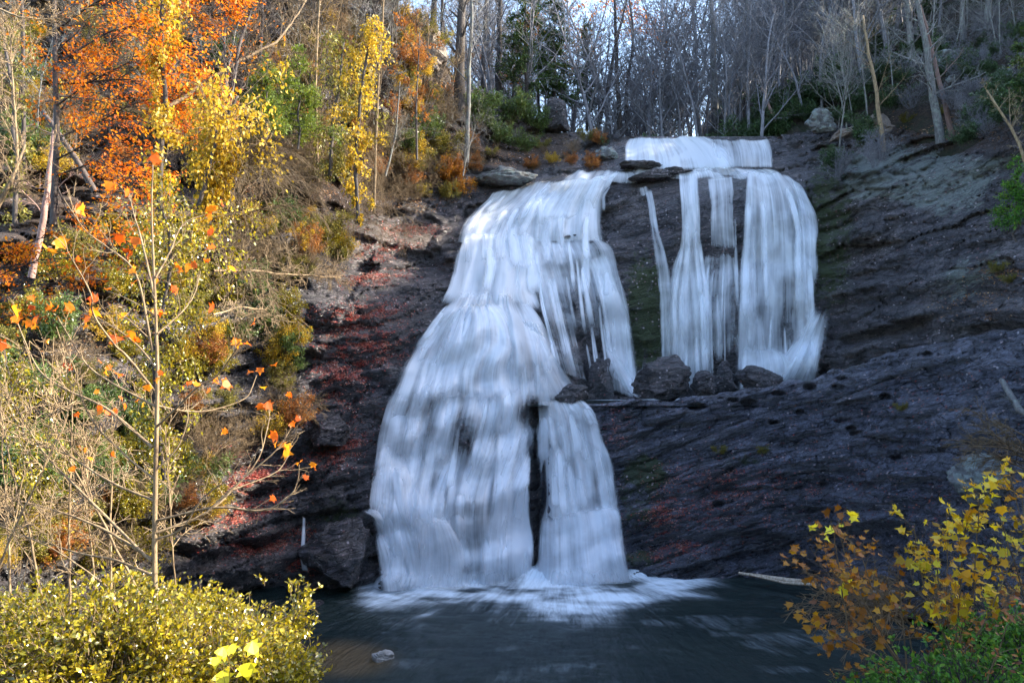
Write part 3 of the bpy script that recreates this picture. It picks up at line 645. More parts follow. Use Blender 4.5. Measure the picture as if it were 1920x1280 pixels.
# broad upper left fall
veil('upper_left', [(925,362,1175,322),(915,374,1165,334),(890,395,1145,365),(872,415,1140,405),(862,440,1142,438),(858,456,1146,452)], dens=0.9, seed=4, fade=(.09,.07,.05,.03), holes=[(1010,352,70,7,.3)], rough=.3)
veil('upper_left_over', [(985,340,1160,326),(965,362,1150,350),(930,392,1140,385),(900,420,1138,415)], dens=0.65, seed=5, off=.45, fade=(.12,.1,.15,.2), rough=.3)
# second step, turning into the curtain over the middle boulder
veil('curtain', [(960,446,1146,446),(968,462,1160,462),(985,510,1172,510),(1002,560,1185,580),(1020,620,1190,650),(1045,700,1200,752)], dens=0.66, seed=6, off=.3, fade=(.06,.06,.06,.04),
     holes=[(1075,640,50,110,.45),(1010,500,20,30,.15),(1120,690,30,60,.55),(1135,560,18,60,.2)])
veil('curtain_right', [(1090,478,1140,470),(1105,520,1160,520),(1118,570,1185,590),(1128,640,1196,660),(1140,700,1204,752)], dens=0.95, seed=7, off=.6, fade=(.25,.25,.12,.04))
veil('boulder_skirt', [(1125,640,1150,660),(1140,680,1175,690),(1165,730,1205,752)], dens=.8, seed=8, off=.9, fade=(.3,.3,.15,.05))
# the great left cascade
veil('left_cascade_top', [(866,436,1010,440),(860,455,1010,462),(850,500,1005,510),(838,545,1012,560),(820,575,1030,590)], dens=0.92, seed=9, off=.35, fade=(.07,.1,.06,.2), rough=.35, marks=[(920,500,60,70,.3)])
veil('left_cascade', [(856,530,985,530),(838,565,992,565),(806,600,1015,600),(768,650,1040,660),(738,720,1050,720),(716,790,1062,760),(704,860,1040,850),(694,930,1012,930),(700,990,1004,985),(712,1040,1002,1040),(716,1108,1006,1096)],
     dens=0.80, seed=10, off=.35, fade=(.10,.08,.13,.02), rough=.5, boss=[(862,585,50,60,.9),(950,610,50,80,.7),(760,700,40,60,.6),(820,690,40,90,.5),(745,800,40,60,.7),(990,640,40,90,.6),(735,890,50,60,.8),(850,900,30,50,.5),(770,990,50,60,.5),(850,985,35,60,.9),(930,960,40,70,.5)], marks=[(862,580,45,30,.3),(960,600,40,40,.2),(740,880,50,25,.25),(840,985,45,20,.3),(760,700,40,25,.2),(740,790,40,25,.2),(780,880,60,18,.25),(940,860,30,60,.3)], holes=[(800,770,28,40,.3),(905,760,14,60,.35),(868,800,22,70,.6),(800,900,60,14,.25),(880,985,40,45,.35),(992,770,26,30,.6),(1001,920,14,130,1.1),(930,880,16,60,.2),(780,800,30,50,.2),(840,960,30,70,.25)])
veil('left_cascade_front', [(858,566,930,560),(840,590,960,590),(812,640,985,640),(790,700,975,700),(770,760,990,770)], dens=0.78, seed=11, off=.95, fade=(.22,.22,.10,.25), rough=.5, bulge=.6)
veil('left_cascade_mid', [(965,590,1010,600),(985,650,1040,660),(1000,710,1080,720),(1012,760,1110,760)], dens=0.85, seed=12, off=.8, fade=(.25,.25,.15,.15), rough=.4)
veil('left_lower_boss', [(700,870,780,865),(694,905,790,900),(690,950,800,950),(700,1010,830,1010),(716,1110,850,1104)], dens=0.72, seed=13, off=.8, fade=(.15,.3,.1,.02), rough=.4, bulge=.4)
veil('centre_lower_boss', [(790,965,840,965),(782,990,860,990),(775,1030,880,1030),(765,1104,890,1100)], dens=0.72, seed=14, off=1.1, fade=(.25,.25,.15,.02), rough=.3, bulge=.8)
veil('centre_stream', [(930,780,985,780),(925,850,990,850),(918,930,995,930),(905,1000,1000,1000),(893,1100,1004,1094)], dens=0.98, seed=15, off=.9, fade=(.2,.12,.2,.02), rough=.3)
# fall from the basin lip
veil('basin_fall', [(1008,752,1100,754),(1010,775,1118,770),(1012,830,1140,830),(1014,900,1158,900),(1012,960,1166,950),(1004,1104,1196,1100)], dens=0.90, seed=16, depth=DSA, off=.4, fade=(.08,.07,.03,.02), rough=.3, holes=[(1060,790,40,20,.15)])
veil('basin_fall_front', [(1008,962,1160,945),(1006,985,1172,958),(1004,1030,1180,1010),(998,1106,1200,1100)], dens=0.85, seed=17, depth=DSA, off=.9, fade=(.1,.1,.12,.02), rough=.2, bulge=.3)
# right hand falls
veil('thin_stream', [(1206,355,1224,352),(1212,380,1230,380),(1218,430,1238,430),(1225,480,1255,480),(1232,540,1262,540),(1236,620,1262,620),(1238,720,1264,700)], dens=0.66, seed=18, off=.3, fade=(.3,.3,.04,.15))
veil('right_fall_one', [(1268,322,1312,322),(1270,345,1312,345),(1274,400,1314,400),(1272,460,1316,460),(1255,500,1322,490),(1246,560,1335,540),(1246,640,1345,620),(1250,738,1345,730)], dens=0.82, seed=19, off=.4, fade=(.14,.16,.03,.05), holes=[(1290,690,60,40,.1)])
veil('right_fall_two', [(1326,332,1374,332),(1328,360,1378,360),(1330,420,1380,420),(1332,470,1384,475)], dens=0.60, seed=20, off=.35, fade=(.12,.12,.03,.12))
veil('right_fall_two_low', [(1318,468,1385,470),(1310,500,1390,500),(1305,560,1392,560),(1310,700,1392,700)], dens=0.42, seed=21, off=.45, fade=(.15,.15,.08,.25))
veil('right_fall_three', [(1396,320,1478,326),(1394,345,1500,345),(1392,400,1522,400),(1390,460,1530,460),(1388,560,1530,560),(1386,640,1532,650),(1384,732,1534,722)], dens=0.80, seed=22, off=.45, fade=(.07,.07,.03,.03), holes=[(1474,590,12,90,.5),(1412,380,8,50,.2),(1505,600,12,60,.15)])
veil('right_fall_edge', [(1478,330,1505,345),(1490,380,1534,410),(1496,460,1536,470),(1500,560,1534,560)], dens=0.60, seed=23, off=.8, fade=(.25,.2,.1,.25))
veil('right_skirt', [(1390,640,1470,648),(1386,680,1490,672),(1382,732,1500,722)], dens=0.85, seed=24, off=1.3, fade=(.12,.3,.3,.02), bulge=.3)
veil('right_chute', [(1530,556,1572,560),(1512,590,1562,598),(1490,630,1556,645),(1462,672,1552,688),(1425,728,1550,716)], dens=.74, seed=25, off=1.3, fade=(.2,.35,.35,.02))
for k, (a, b, c_) in enumerate([(1156, 1166, 700), (1540, 1556, 600), (1384, 1394, 640), (1232, 1244, 500)]):
    pass
veil('small_trickle', [(566,965,574,965),(564,1010,574,1010),(562,1050,576,1055),(566,1072,582,1075)], dens=.75, seed=30, off=1.2, fade=(.3,.3,.05,.1), nu=6)
veil('left_edge_run', [(672,952,690,950),(690,968,730,962),(708,1000,760,1000),(716,1040,770,1040)], dens=.8, seed=31, off=1.0, fade=(.3,.3,.2,.3))

def strands(rows, n, seed, wr=(14, 40), lr=(.18, .45), off=(.6, 1.1), dens=(.5, 1.0), depth=DA, rough=.15, holes=()):
    rows = np.array(rows, float); rg = rs(seed); L = np.linspace(0, 1, len(rows))
    for k in range(n):
        u = rg.uniform(.04, .96); t0 = rg.uniform(0, .8); t1 = min(t0+rg.uniform(*lr), 1.0); w = rg.uniform(*wr); rr = []
        du = rg.normal()*.03
        for q in np.linspace(t0, t1, 5):
            lx, ly, rx, ry = [np.interp(q, L, rows[:, c]) for c in range(4)]; f = (q-t0)/(t1-t0); uu = np.clip(u+du*f, .02, .98); ww = w*(.7+.7*f)
            cx, cyy2 = lx*(1-uu)+rx*uu, ly*(1-uu)+ry*uu; rr.append((cx-ww/2, cyy2+2, cx+ww/2, cyy2))
        veil('strand', rr, off=rg.uniform(*off), dens=rg.uniform(*dens), depth=depth, seed=1000+seed*50+k, fade=(.4, .4, .2, .35), rough=rough, nu=8, holes=holes)
LC = [(842,560,985,560),(806,600,1015,600),(768,650,1040,660),(738,720,1050,720),(716,790,1062,760),(704,860,1040,850),(694,930,1012,930),(700,990,1004,985),(712,1040,1002,1040),(716,1108,1006,1096)]
HL = [(868,830,16,70,.6),(880,990,26,40,.6),(800,935,36,22,.5),(992,775,22,30,.8),(1001,940,12,130,1.3),(930,850,10,50,.5),(800,790,14,40,.5),(760,940,20,14,.4)]
strands(LC, 46, 1, wr=(12, 46), off=(.7, 1.3), holes=HL)
strands([(925,362,1175,322),(890,395,1145,365),(862,440,1142,438),(866,500,1150,500),(850,560,1160,560)], 26, 2, wr=(10, 34), lr=(.2, .5), off=(.5, .9))
strands([(985,455,1165,455),(1002,560,1185,580),(1045,720,1200,752)], 22, 3, wr=(5, 16), lr=(.4, .9), off=(.6, .9), dens=(.4, .9), rough=.03)
strands([(1008,752,1100,754),(1012,830,1140,830),(1012,960,1166,950),(1004,1104,1196,1100)], 18, 4, wr=(12, 40), off=(.7, 1.1), depth=DSA)
strands([(1394,325,1490,335),(1392,400,1522,400),(1388,560,1530,560),(1384,732,1534,722)], 16, 5, wr=(8, 26), lr=(.4, .9), off=(.8, 1.1), rough=.04)
strands([(1268,330,1312,330),(1272,460,1316,460),(1246,560,1335,540),(1250,738,1345,730)], 9, 6, wr=(8, 20), lr=(.4, .9), off=(.7, .9), rough=.04)
strands([(1320,340,1385,340),(1318,468,1388,470),(1305,560,1392,560),(1310,720,1392,720)], 12, 7, wr=(4, 12), lr=(.4, .9), off=(.6, .8), rough=.03, dens=(.3, .8))
strands([(1532,562,1556,564),(1490,630,1536,640),(1425,728,1526,720)], 9, 8, wr=(8, 22), lr=(.5, .9), off=(1.5, 1.7), rough=.04)
veil('spray', [(712,1052,1006,1048),(700,1085,1012,1078),(690,1112,1016,1104)], dens=.42, seed=50, off=1.9, fade=(.2,.2,.6,.25), rough=.6)
veil('spray', [(1004,1050,1180,1044),(1000,1080,1196,1072),(990,1106,1212,1098)], dens=.42, seed=51, off=2.0, depth=DSA, fade=(.25,.25,.6,.25), rough=.6)
veil('shelf_sheet', [(1190,316,1450,318),(1176,326,1480,328),(1165,338,1496,340)], dens=.55, seed=52, off=.5, fade=(.15,.15,.3,.3), rough=.2, holes=[(1240,330,25,5,.4),(1370,326,20,6,.4)])
veil('cascade_band', [(752,680,1030,680),(740,735,1045,730),(718,790,1050,775),(706,850,1030,850),(702,890,1010,890)], dens=0.72, seed=40, off=.75, fade=(.1,.1,.45,.3), rough=.5, holes=HL)

# ------------------------------------------------------------ boulders
def rock_mesh(name, size, seed, m, cuts=8, flat=0.0, sub=5):
    import bmesh
    bm = bmesh.new(); bmesh.ops.create_icosphere(bm, subdivisions=sub, radius=1.0)
    V = np.array([v.co[:] for v in bm.verts]); rng = rs(seed)
    for _ in range(cuts):                        # plane cuts give facets
        n = rng.normal(size=3); n /= np.linalg.norm(n); h = rng.uniform(.5, .8)
        dd = V@n-h; V = V-np.clip(dd, 0, None)[:, None]*n*0.92
    r = 0.22*fbm(V[:, 0]*1.4+seed, V[:, 1]*1.4, V[:, 2]*2.2, 5, seed)+.07*fbm(V[:, 0]*5, V[:, 1]*5+seed, V[:, 2]*9, 4, seed)-.06*np.abs(fbm(V[:, 0]*3+seed, V[:, 1]*3, V[:, 2]*6, 3, seed+5))
    V = V*(1+r[:, None]); V[:, 2] = np.maximum(V[:, 2], -0.7)
    V = V*np.array(size)
    for v, c in zip(bm.verts, V): v.co = c
    for f in bm.faces: f.smooth = True
    me = bpy.data.meshes.new(name); bm.to_mesh(me); bm.free(); me.materials.append(m); return me
def boulder(label, px, py, Y, w, h, seed, m='boulder', d=None, name='boulder', group=None, rot=0.0, tilt=0.0):
    """px, py: centre; w, h: size in photo pixels at depth Y"""
    W, H = w/F*Y/2, h/F*Y/2
    o = obj(name, rock_mesh(name, (W*1.12, d or W, H*1.2), seed, M[m]), None, P(px, py, Y)); o.rotation_euler = (0, tilt, rot)
    return tag(o, label, 'boulder', group)
def ground_hit(px, py, y0=14, y1=46):
    """depth at which a sight line meets the near bank or the slab"""
    for Y in np.arange(y0, y1, .2):
        p = P(px, py, Y)
        if p[2] <= float(bank_h(np.array(p[0]), np.array(p[1]))) or p[2] <= 0: return Y
        if py > 700 and px > 1100 and Y >= float(DS(px, py)): return Y
    return y1
boulder('large dark boulder with a mossy slanted top at the foot of the right hand falls', 1243, 712, 53.4, 118, 88, 3, tilt=R(12))
boulder('small pointed dark boulder between the large mossy boulder and the rounded one', 1322, 724, 53, 46, 48, 8, tilt=R(-5))
boulder('rounded dark wet boulder in front of the widest right hand fall', 1434, 714, 52.4, 92, 54, 12)
boulder('tall dark boulder standing under the middle curtain of water', 1120, 712, 56.0, 56, 104, 21)
boulder('low dark boulder beside the left edge of the plunge basin', 1075, 742, 53.0, 70, 40, 24)
boulder('dark rock pillar standing wet between the right hand falls', 1358, 712, 55.4, 40, 52, 27)
boulder('pale grey angular boulder standing alone on the rim right of the top fall', 1536, 232, 66, 56, 46, 33, 'grey_boulder')
boulder('tan blocky boulder on the rim under the bare white sapling', 1640, 240, 63, 60, 46, 37, 'tan_boulder', tilt=R(-25))
boulder('low flat grey rock between the pale boulder and the tan boulder', 1585, 250, 63.5, 56, 20, 39, 'tan_boulder', tilt=R(-15))
boulder('small pale stone breaking the pool surface at the lower left', 716, 1232, 35.2, 48, 26, 41, 'pale_boulder', tilt=R(18))
boulder('flat dark rock lying in the shallow stream above the upper left fall', 1195, 312, 64.0, 70, 16, 44)
boulder('second flat dark rock in the shallow stream below the top fall', 1262, 324, 62.4, 66, 12, 45)
boulder('lichen grey rock beside the left end of the top fall', 1140, 296, 68.0, 50, 36, 47, 'grey_boulder')
boulder('flat lichen covered rock on the rim left of the upper fall', 940, 338, 65.0, 110, 34, 49, 'grey_boulder')
boulder('dark mossy overhanging rock at the foot of the left cascade', 640, 1030, 45.3, 130, 150, 51)
boulder('small wet stone at the pool edge below the little trickle', 592, 1140, 42.5, 40, 30, 53)
boulder('grey rock block beside the left edge of the lower cascade', 610, 800, 47.5, 90, 80, 55)
boulder('tall tan rock block on the skyline of the left cliff', 790, 105, 64.0, 90, 80, 57, 'tan_boulder')
boulder('stacked grey outcrop beyond the evergreen thicket left of the top fall', 1042, 222, 75.5, 56, 56, 59, 'boulder')
boulder('dark rounded rock at the top right of the broad upper fall', 1230, 330, 62.3, 90, 22, 61)
boulder('pale round boulder under the yellow leaved shrub', 1655, 1115, ground_hit(1655, 1125), 100, 44, 63, 'tan_boulder')
boulder('white flat stone at the pool edge in the lower right', 1680, 1272, ground_hit(1680, 1276), 44, 14, 65, 'pale_boulder')
boulder('lichen speckled rock rising behind the yellow leaves at the right edge', 1845, 910, float(DS(1845, 930))-.3, 110, 90, 67, 'grey_boulder')

# ------------------------------------------------------------ plants
def grow(rng, p, d, L, r, lvl, out, seg=0.5, wander=0.12, up=0.04, kids=(5, 5, 4), ang=(35, 65), ratio=(0.35, 0.6), start=0.25, rmin=0.012, taper=0.75):
    n = max(3, int(L/seg)); pts = [np.array(p, float)]; d = np.array(d, float); d /= np.linalg.norm(d); ds = [d]
    for i in range(n):
        d = d+rng.normal(size=3)*wander; d[2] += up; d /= np.linalg.norm(d)
        pts.append(pts[-1]+d*L/n); ds.append(d)
    pts = np.array(pts); rad = np.maximum(r*(1-taper*np.linspace(0, 1, n+1)), rmin*0.7)
    out.append((lvl, pts, rad))
    if lvl < len(kids):
        for k in range(kids[lvl]):
            t = start+(1-start)*(k+rng.uniform(0, 1))/kids[lvl]; i = min(int(t*n), n-1)
            a = math.radians(rng.uniform(*ang)); ax = np.cross(ds[i], rng.normal(size=3)); ax /= np.linalg.norm(ax)+1e-9
            nd = ds[i]*math.cos(a)+ax*math.sin(a)
            grow(rng, pts[i], nd, L*rng.uniform(*ratio)*(1.15-0.55*t), max(rad[i]*0.55, rmin), lvl+1, out, seg*0.75, wander*1.3, up, kids, ang, ratio, 0.2, rmin, taper)
def bare_tree(H, r, seed, bark, kids=(11, 6, 4), ang=(30, 60), crown0=0.35, wander=.05, up=.02, rmin=.015, lean=(0, 0), name='bare_tree', label='', loc=(0, 0, 0), group=None, ratio=(.28, .5)):
    rng = rs(seed); out = []
    grow(rng, (0, 0, -0.4), (lean[0], lean[1], 1), H, r, 0, out, 1.0, wander, up, kids, ang, ratio, crown0, rmin)
    t = thing(name, label, 'tree', loc, group)
    g = Geo(); g.tube(out[0][1], out[0][2], 8); obj('trunk', g.mesh('trunk', M[bark]), t)
    g = Geo()
    for lv, pts, rad in out[1:]: g.tube(pts, rad, 4 if lv == 1 else 3, cap=False)
    if g.n: obj('crown', g.mesh('crown', M[bark]), t)
    return t, out
def tip_leaves(out, rng, lvmin, per_m, size, tmpl, spread, flat=0.0, droop=0.0, g=None, clump=0.0):
    g = g or Geo(); P_, A_ = [], []
    for lv, pts, rad in out:
        if lv < lvmin: continue
        L = np.linalg.norm(np.diff(pts, axis=0), axis=1).sum(); k = rng.poisson(per_m*L)
        if k < 1: continue
        t = rng.uniform(0.15, 1.0, k)*(len(pts)-1); i = np.minimum(t.astype(int), len(pts)-2); f = (t-i)[:, None]
        P_.append(pts[i]*(1-f)+pts[i+1]*f+rng.normal(size=(k, 3))*spread); A_.append(pts[i+1]-pts[i])
    Pp = np.concatenate(P_); ax = np.concatenate(A_)
    if clump: kk = fbm(Pp[:, 0]*1.1, Pp[:, 1]*1.1, Pp[:, 2]*2.0, 2, 5) < rng.uniform(-.35, .35, len(Pp))+.35-clump; Pp, ax = Pp[kk], ax[kk]
    n = len(Pp); ax /= np.linalg.norm(ax, axis=1, keepdims=True); ax = ax+rng.normal(size=(n, 3))*0.8; ax[:, 2] -= droop
    nr = rng.normal(size=(n, 3))*(1-flat); nr[:, 2] += flat*1.5+.2
    g.leaves(Pp, ax, nr, size*rng.uniform(0.6, 1.3, n), tmpl); return g
def shrub_proto(name, label, cat, H, Wd, seed, leafm, tmpl, lsize, per_m, bark='bark_tan', stems=14, kids=(7, 5), loc=(0, 0, 0), spread=0.05, r=0.02, up=.03, rmin=.006, group=None, lean=(0, 0), droop=0.0, flat=0.3, tilt=1.0, leafname='foliage'):
    rng = rs(seed); out = []
    for k in range(stems):
        a = rng.uniform(0, 2*math.pi); q = rng.uniform(0.1, 1)*tilt
        d = np.array([math.cos(a)*q*Wd/H+lean[0], math.sin(a)*q*Wd/H+lean[1], 1.0])
        grow(rng, (math.cos(a)*0.1*Wd*q, math.sin(a)*.1*Wd*q, -0.2), d, H*rng.uniform(.6, 1.1), r*rng.uniform(.6, 1), 0, out, .25*H/2, .12, up, kids, (25, 60), (.3, .55), .25, rmin)
    t = thing(name, label, cat, loc, group)
    g = Geo()
    for lv, pts, rad in out: g.tube(pts, rad, 4 if lv == 0 else 3, cap=False)
    obj('stems', g.mesh('stems', M[bark]), t)
    if leafm:
        g = tip_leaves(out, rng, 1, per_m, lsize, tmpl, spread, flat, droop); obj(leafname, g.mesh('foliage', M[leafm], False), t)
    return t
def onA(px, py, d=0.3): return P(px, py, float(DA(px, py))-d)
def move(t, loc, rz=0.0, s=1.0, label=None, group=None):
    t.location = loc; t.rotation_euler = (0, 0, rz); t.scale = (s,)*3 if np.isscalar(s) else s
    if label: t['label'] = label
    if group: t['group'] = group
    return t
class Spawn:
    """first use moves the prototype itself, later uses copy it"""
    def __init__(s, protos): s.p, s.used = protos, [False]*len(protos)
    def put(s, k, label, loc, rz=0.0, sc_=1.0, group=None, tilt=(0, 0)):
        k %= len(s.p); src = s.p[k]
        if not s.used[k]:
            s.used[k] = True; t = move(src, loc, rz, sc_, label, group); t.rotation_euler = (tilt[0], tilt[1], rz); return t
        return dup(src, label, loc, rz, sc_, group, tilt)
rng = rs(7)
# --- far woods of bare trees
far = Spawn([bare_tree(rng.uniform(17, 24), rng.uniform(.13, .24), 100+k, 'bark_far', kids=(18, 8, 4), crown0=.2, rmin=.022, name='bare_tree')[0] for k in range(7)])
cnt = 0
G1 = 'bare trees of the woods above the falls'
placed = []
for k in range(4000):
    if cnt >= 262: break
    Y = rng.uniform(70, 135); px = rng.uniform(870, 2050)
    if px < 1240 and rng.uniform() < 0.42: continue
    x = (px-960)/F*Y
    if -1.5 < x < 17.5 and Y < 76 : continue
    if 1030 < px < 1105 and rng.uniform() < .8: continue
    if any((x-a)**2+(Y-b)**2 < 3.0 for a, b in placed): continue
    placed.append((x, Y)); z = float(hill_h(np.array(x), np.array(Y)))
    lab = ('slender bare tree in the shaded woods on the hillside above the top fall' if px > 1240 else
           'dark bare tree against the bright sky behind the left rim of the falls')
    far.put(cnt, lab, (x, Y, z-.3), rng.uniform(0, 6.28), rng.uniform(.55, 1.15), G1 if px > 1240 else 'bare trees against the sky', (rng.normal()*.04, rng.normal()*.04)); cnt += 1
# unseen trees added on the crest beyond the right edge to filter the sun
for k in range(12):
    Y = rng.uniform(44, 66); x = 0.66*Y+rng.uniform(6, 22); z = float(hill_h(np.array(x), np.array(Y)))
    if 960+x/Y*F < 2080: continue
    far.put(k, 'unseen bare tree added beyond the right edge to filter the sun', (x, Y, z-.3), rng.uniform(0, 6.28), rng.uniform(.5, .8), 'unseen trees added to filter the sun')
# --- nearer grey trees on the right slope: (base px, base py, Y, top px, top py, width px, label)
def pole_tree(px, py, Y, tx, ty, w, seed, label, bark='bark_grey', kids=(10, 6, 3), crown0=.3, name='bare_tree', curve=None, rmin=.012, ratio=(.22, .42), ang=(30, 60)):
    a, b = P(px, py, Y), P(tx, ty, Y+0.6); H = np.linalg.norm(b-a); rng_ = rs(seed)
    n = max(6, int(H/1.0)); t = np.linspace(0, 1, n+1); pts = a*0+np.outer(t, b-a)
    wob = np.cumsum(rng_.normal(size=(n+1, 3))*0.045*H/n, axis=0); wob -= np.outer(t, wob[-1]); pts += wob*np.array([1, 1, .2])
    pts[0, 2] -= 0.3
    if curve: pts[:, 0] += curve/F*Y*np.sin(math.pi*t)
    r0 = w/F*Y/2; rad = r0*(1-0.6*t); out = [(0, pts, rad)]
    for k in range(kids[0]):
        tt = crown0+(1-crown0)*(k+rng_.uniform())/kids[0]; i = min(int(tt*n), n-1)
        az = rng_.uniform(0, 6.28); el = math.radians(90-rng_.uniform(*ang))
        d = np.array([math.cos(az)*math.cos(el), math.sin(az)*math.cos(el), math.sin(el)])
        grow(rng_, pts[i], d, H*rng_.uniform(*ratio)*(1.1-.6*tt), max(rad[i]*.3, rmin), 1, out, .6, .13, .02, kids, (30, 60), (.35, .6), .2, rmin)
    th = thing(name, label, 'tree', a)
    g = Geo(); g.tube(pts, rad, 8); obj('trunk', g.mesh('trunk', M[bark]), th)
    g = Geo()
    for lv, p_, r_ in out[1:]: g.tube(p_, r_, 4 if lv == 1 else 3, cap=False)
    if g.n: obj('crown', g.mesh('crown', M[bark]), th)
    return th, out
pole_tree(1656,278,60,1618,30,9,201,'slim white barked sapling rooted beside the tan boulder', 'bark_pale', (7, 5, 3))
pole_tree(1764,262,57,1712,-40,17,202,'thick grey tree leaning left beside the red dead trunk', kids=(13, 7, 4))
pole_tree(1786,250,58,1722,0,10,203,'thin reddish dead trunk leaning left beside the thick grey tree','bark_red',(4, 3, 2))
pole_tree(1622,165,72,1598,-60,14,204,'tall straight grey tree left of the two leaning trees')
pole_tree(1672,140,74,1640,-60,12,205,'tall grey tree with lichen right of the straight grey one')
pole_tree(1565,150,80,1530,-60,12,206,'grey tree with an upright crown farther left on the slope')
pole_tree(1808,70,68,1800,-100,11,207,'pale straight trunk rooted by the high rocks on the upper right')
pole_tree(1850,78,66,1850,-100,15,208,'pale thick trunk rooted at the top right above the mossy rocks')
pole_tree(1710,170,70,1700,-80,16,209,'dark grey twin tree behind the leaning grey tree')
pole_tree(1340,200,86,1330,-40,14,210,'grey tree with a broad trunk standing above the middle of the top fall')
pole_tree(1480,170,86,1470,-60,9,211,'thin grey tree right of the grey leaning snag', )
pole_tree(1412,190,88,1395,-60,11,212,'grey tree standing left of the reddish snag')
pole_tree(1936,380,36,1850,170,8,213,'crooked bare white tree leaning in from the right edge over the lichen rock','bark_pale',(8, 6, 4), .25, curve=18, rmin=.008, ratio=(.35, .6))
pole_tree(1462,248,72,1428,165,8,214,'short reddish dead snag leaning left above the right end of the top fall','bark_red',(0, 0, 0))
# trees of the left rim
pole_tree(862,225,66,868,-80,26,221,'thickest dark trunk on the left rim, its foot in the evergreen thicket','bark_dark',(9, 6, 4), .45)
pole_tree(872,298,63,884,-60,11,222,'slim grey tree rooted on the rim just right of the thickest trunk','bark_grey',(9, 5, 3), .4)
pole_tree(812,95,70,815,-80,16,223,'dark trunk on the cliff top left of the thickest trunk','bark_dark',(8, 5, 3), .4)
pole_tree(832,115,72,830,-90,8,224,'thin dark trunk between the cliff top trunk and the thickest trunk','bark_dark',(6, 5, 3), .4)
pole_tree(935,180,78,940,-90,14,225,'dark trunk standing in front of the bright sky right of the thickest trunk','bark_dark',(10, 6, 3), .3)
pole_tree(905,160,80,915,-90,9,226,'thin dark trunk left of the pine tree','bark_dark',(8, 5, 3), .3)
pole_tree(1160,240,84,1150,-40,10,227,'dark slender tree with an open crown right of the pine trees','bark_dark',(12, 7, 4), .25)
pole_tree(1120,235,90,1180,-20,9,228,'dark tree leaning right below the orange canopy','bark_dark',(12, 7, 4), .25)
# --- conifers
def conifer(px, py, Y, H, seed, label, leafm='leaf_pine', r=.18, layers=26, low=.15, wid=.22, name='pine_tree', spars=1.0, per=26, nl=.3):
    rng_ = rs(seed); t = thing(name, label, 'tree', P(px, py, Y)); pts = np.array([(0, 0, -.3+H*k/10) for k in range(11)]); pts[:, :2] += rng_.normal(size=(11, 2))*.05
    g = Geo(); g.tube(pts, np.linspace(r, .03, 11), 7); obj('trunk', g.mesh('trunk', M['bark_dark']), t)
    gb, out = Geo(), []
    for k in range(layers):
        tt = low+(1-low)*(k+rng_.uniform())/layers
        for j in range(rng_.randint(2, 5)):
            az = rng_.uniform(0, 6.28); L = H*wid*(1.08-tt)*rng_.uniform(.6, 1.2)
            grow(rng_, (0, 0, H*tt), (math.cos(az), math.sin(az), rng_.uniform(-.15, .3)), L, .035, 1, out, .5, .08, -.01, (0, 6, 0), (30, 60), (.3, .5), .3, .01)
    for lv, p_, r_ in out: gb.tube(p_, r_, 3, cap=False)
    obj('branches', gb.mesh('branches', M['bark_dark']), t)
    g = tip_leaves(out, rng_, 1, per*spars, nl, 'needle', .07, .6, -.1); obj('crown', g.mesh('crown', M[leafm], False), t)
    return t
conifer(1040,230,82,15,301,'large dark green pine standing left of the patch of open sky', per=34)
conifer(985,215,76,16,302,'sparse green pine between the dark trunks and the large pine', spars=.6)
conifer(1010,240,88,19,303,'tall ragged pine behind the large dark pine', spars=.8)
conifer(1100,240,95,13,304,'small hazy pine under the patch of open sky', spars=.8)
conifer(1905,440,33,3.2,305,'small green pine sapling on the lichen rock at the right edge','leaf_green', r=.05, layers=16, wid=.4, name='young_pine', nl=.12, per=60)
conifer(1925,250,45,6,306,'dark green young pine at the right edge above the bare white tree','leaf_pine', r=.07, layers=16, wid=.35, name='young_pine', nl=.2, per=30)
for k, (px, Y) in enumerate([(1255, 100), (1395, 112), (1590, 110), (1500, 118), (1700, 100), (1830, 86)]):
    x = (px-960)/F*Y; z = float(hill_h(np.array(x), np.array(Y))); py = 640-(z-CAMZ)/Y*F
    conifer(px, py, Y, [13, 12, 15, 16, 14, 12][k], 310+k, ['hazy evergreen at the left edge of the shaded woods', 'hazy evergreen deep in the woods above the top fall', 'hazy evergreen behind the grey trees on the slope', 'tall hazy evergreen high in the shaded woods', 'evergreen behind the leaning grey tree', 'evergreen high on the upper right slope'][k], spars=.6)
# orange canopy tree beside open sky
def leafy_tree(label, base, H, r, seed, bark, leafm, tmpl, ls, per_m, kids=(12, 7, 4), crown0=.3, spread=.12, name='autumn_tree', lean=(0, 0), flat=.6, ang=(40, 75), ratio=(.3, .5), up=.02, lvmin=2, wander=.06):
    t, out = bare_tree(H, r, seed, bark, kids, ang, crown0, wander, up, .01, lean, name, label, base, None, ratio)
    g = tip_leaves(out, rs(seed+1), lvmin, per_m, ls, tmpl, spread, flat); obj('leaves', g.mesh('leaves', M[leafm], False), t)
    return t
leafy_tree('tall tree with orange canopy just right of the patch of open sky', P(1175,238,92), 21, .22, 401, 'bark_dark', 'leaf_orange', 'bit', .36, 5, crown0=.55, spread=.25)
leafy_tree('dull red leaved tree below the orange canopy', P(1100,240,100), 15, .16, 402, 'bark_dark', 'leaf_rust', 'bit', .4, 2.5, crown0=.3, spread=.25)
leafy_tree('dull red leaved small tree between the dark trunks and the pines', P(960,205,84), 11, .14, 403, 'bark_dark', 'leaf_rust', 'bit', .32, 3, crown0=.3, spread=.25)
leafy_tree('rust leaved tree half hidden in the shaded woods', P(1240,230,96), 16, .18, 404, 'bark_dark', 'leaf_rust', 'bit', .35, 2.0, crown0=.3, spread=.25)

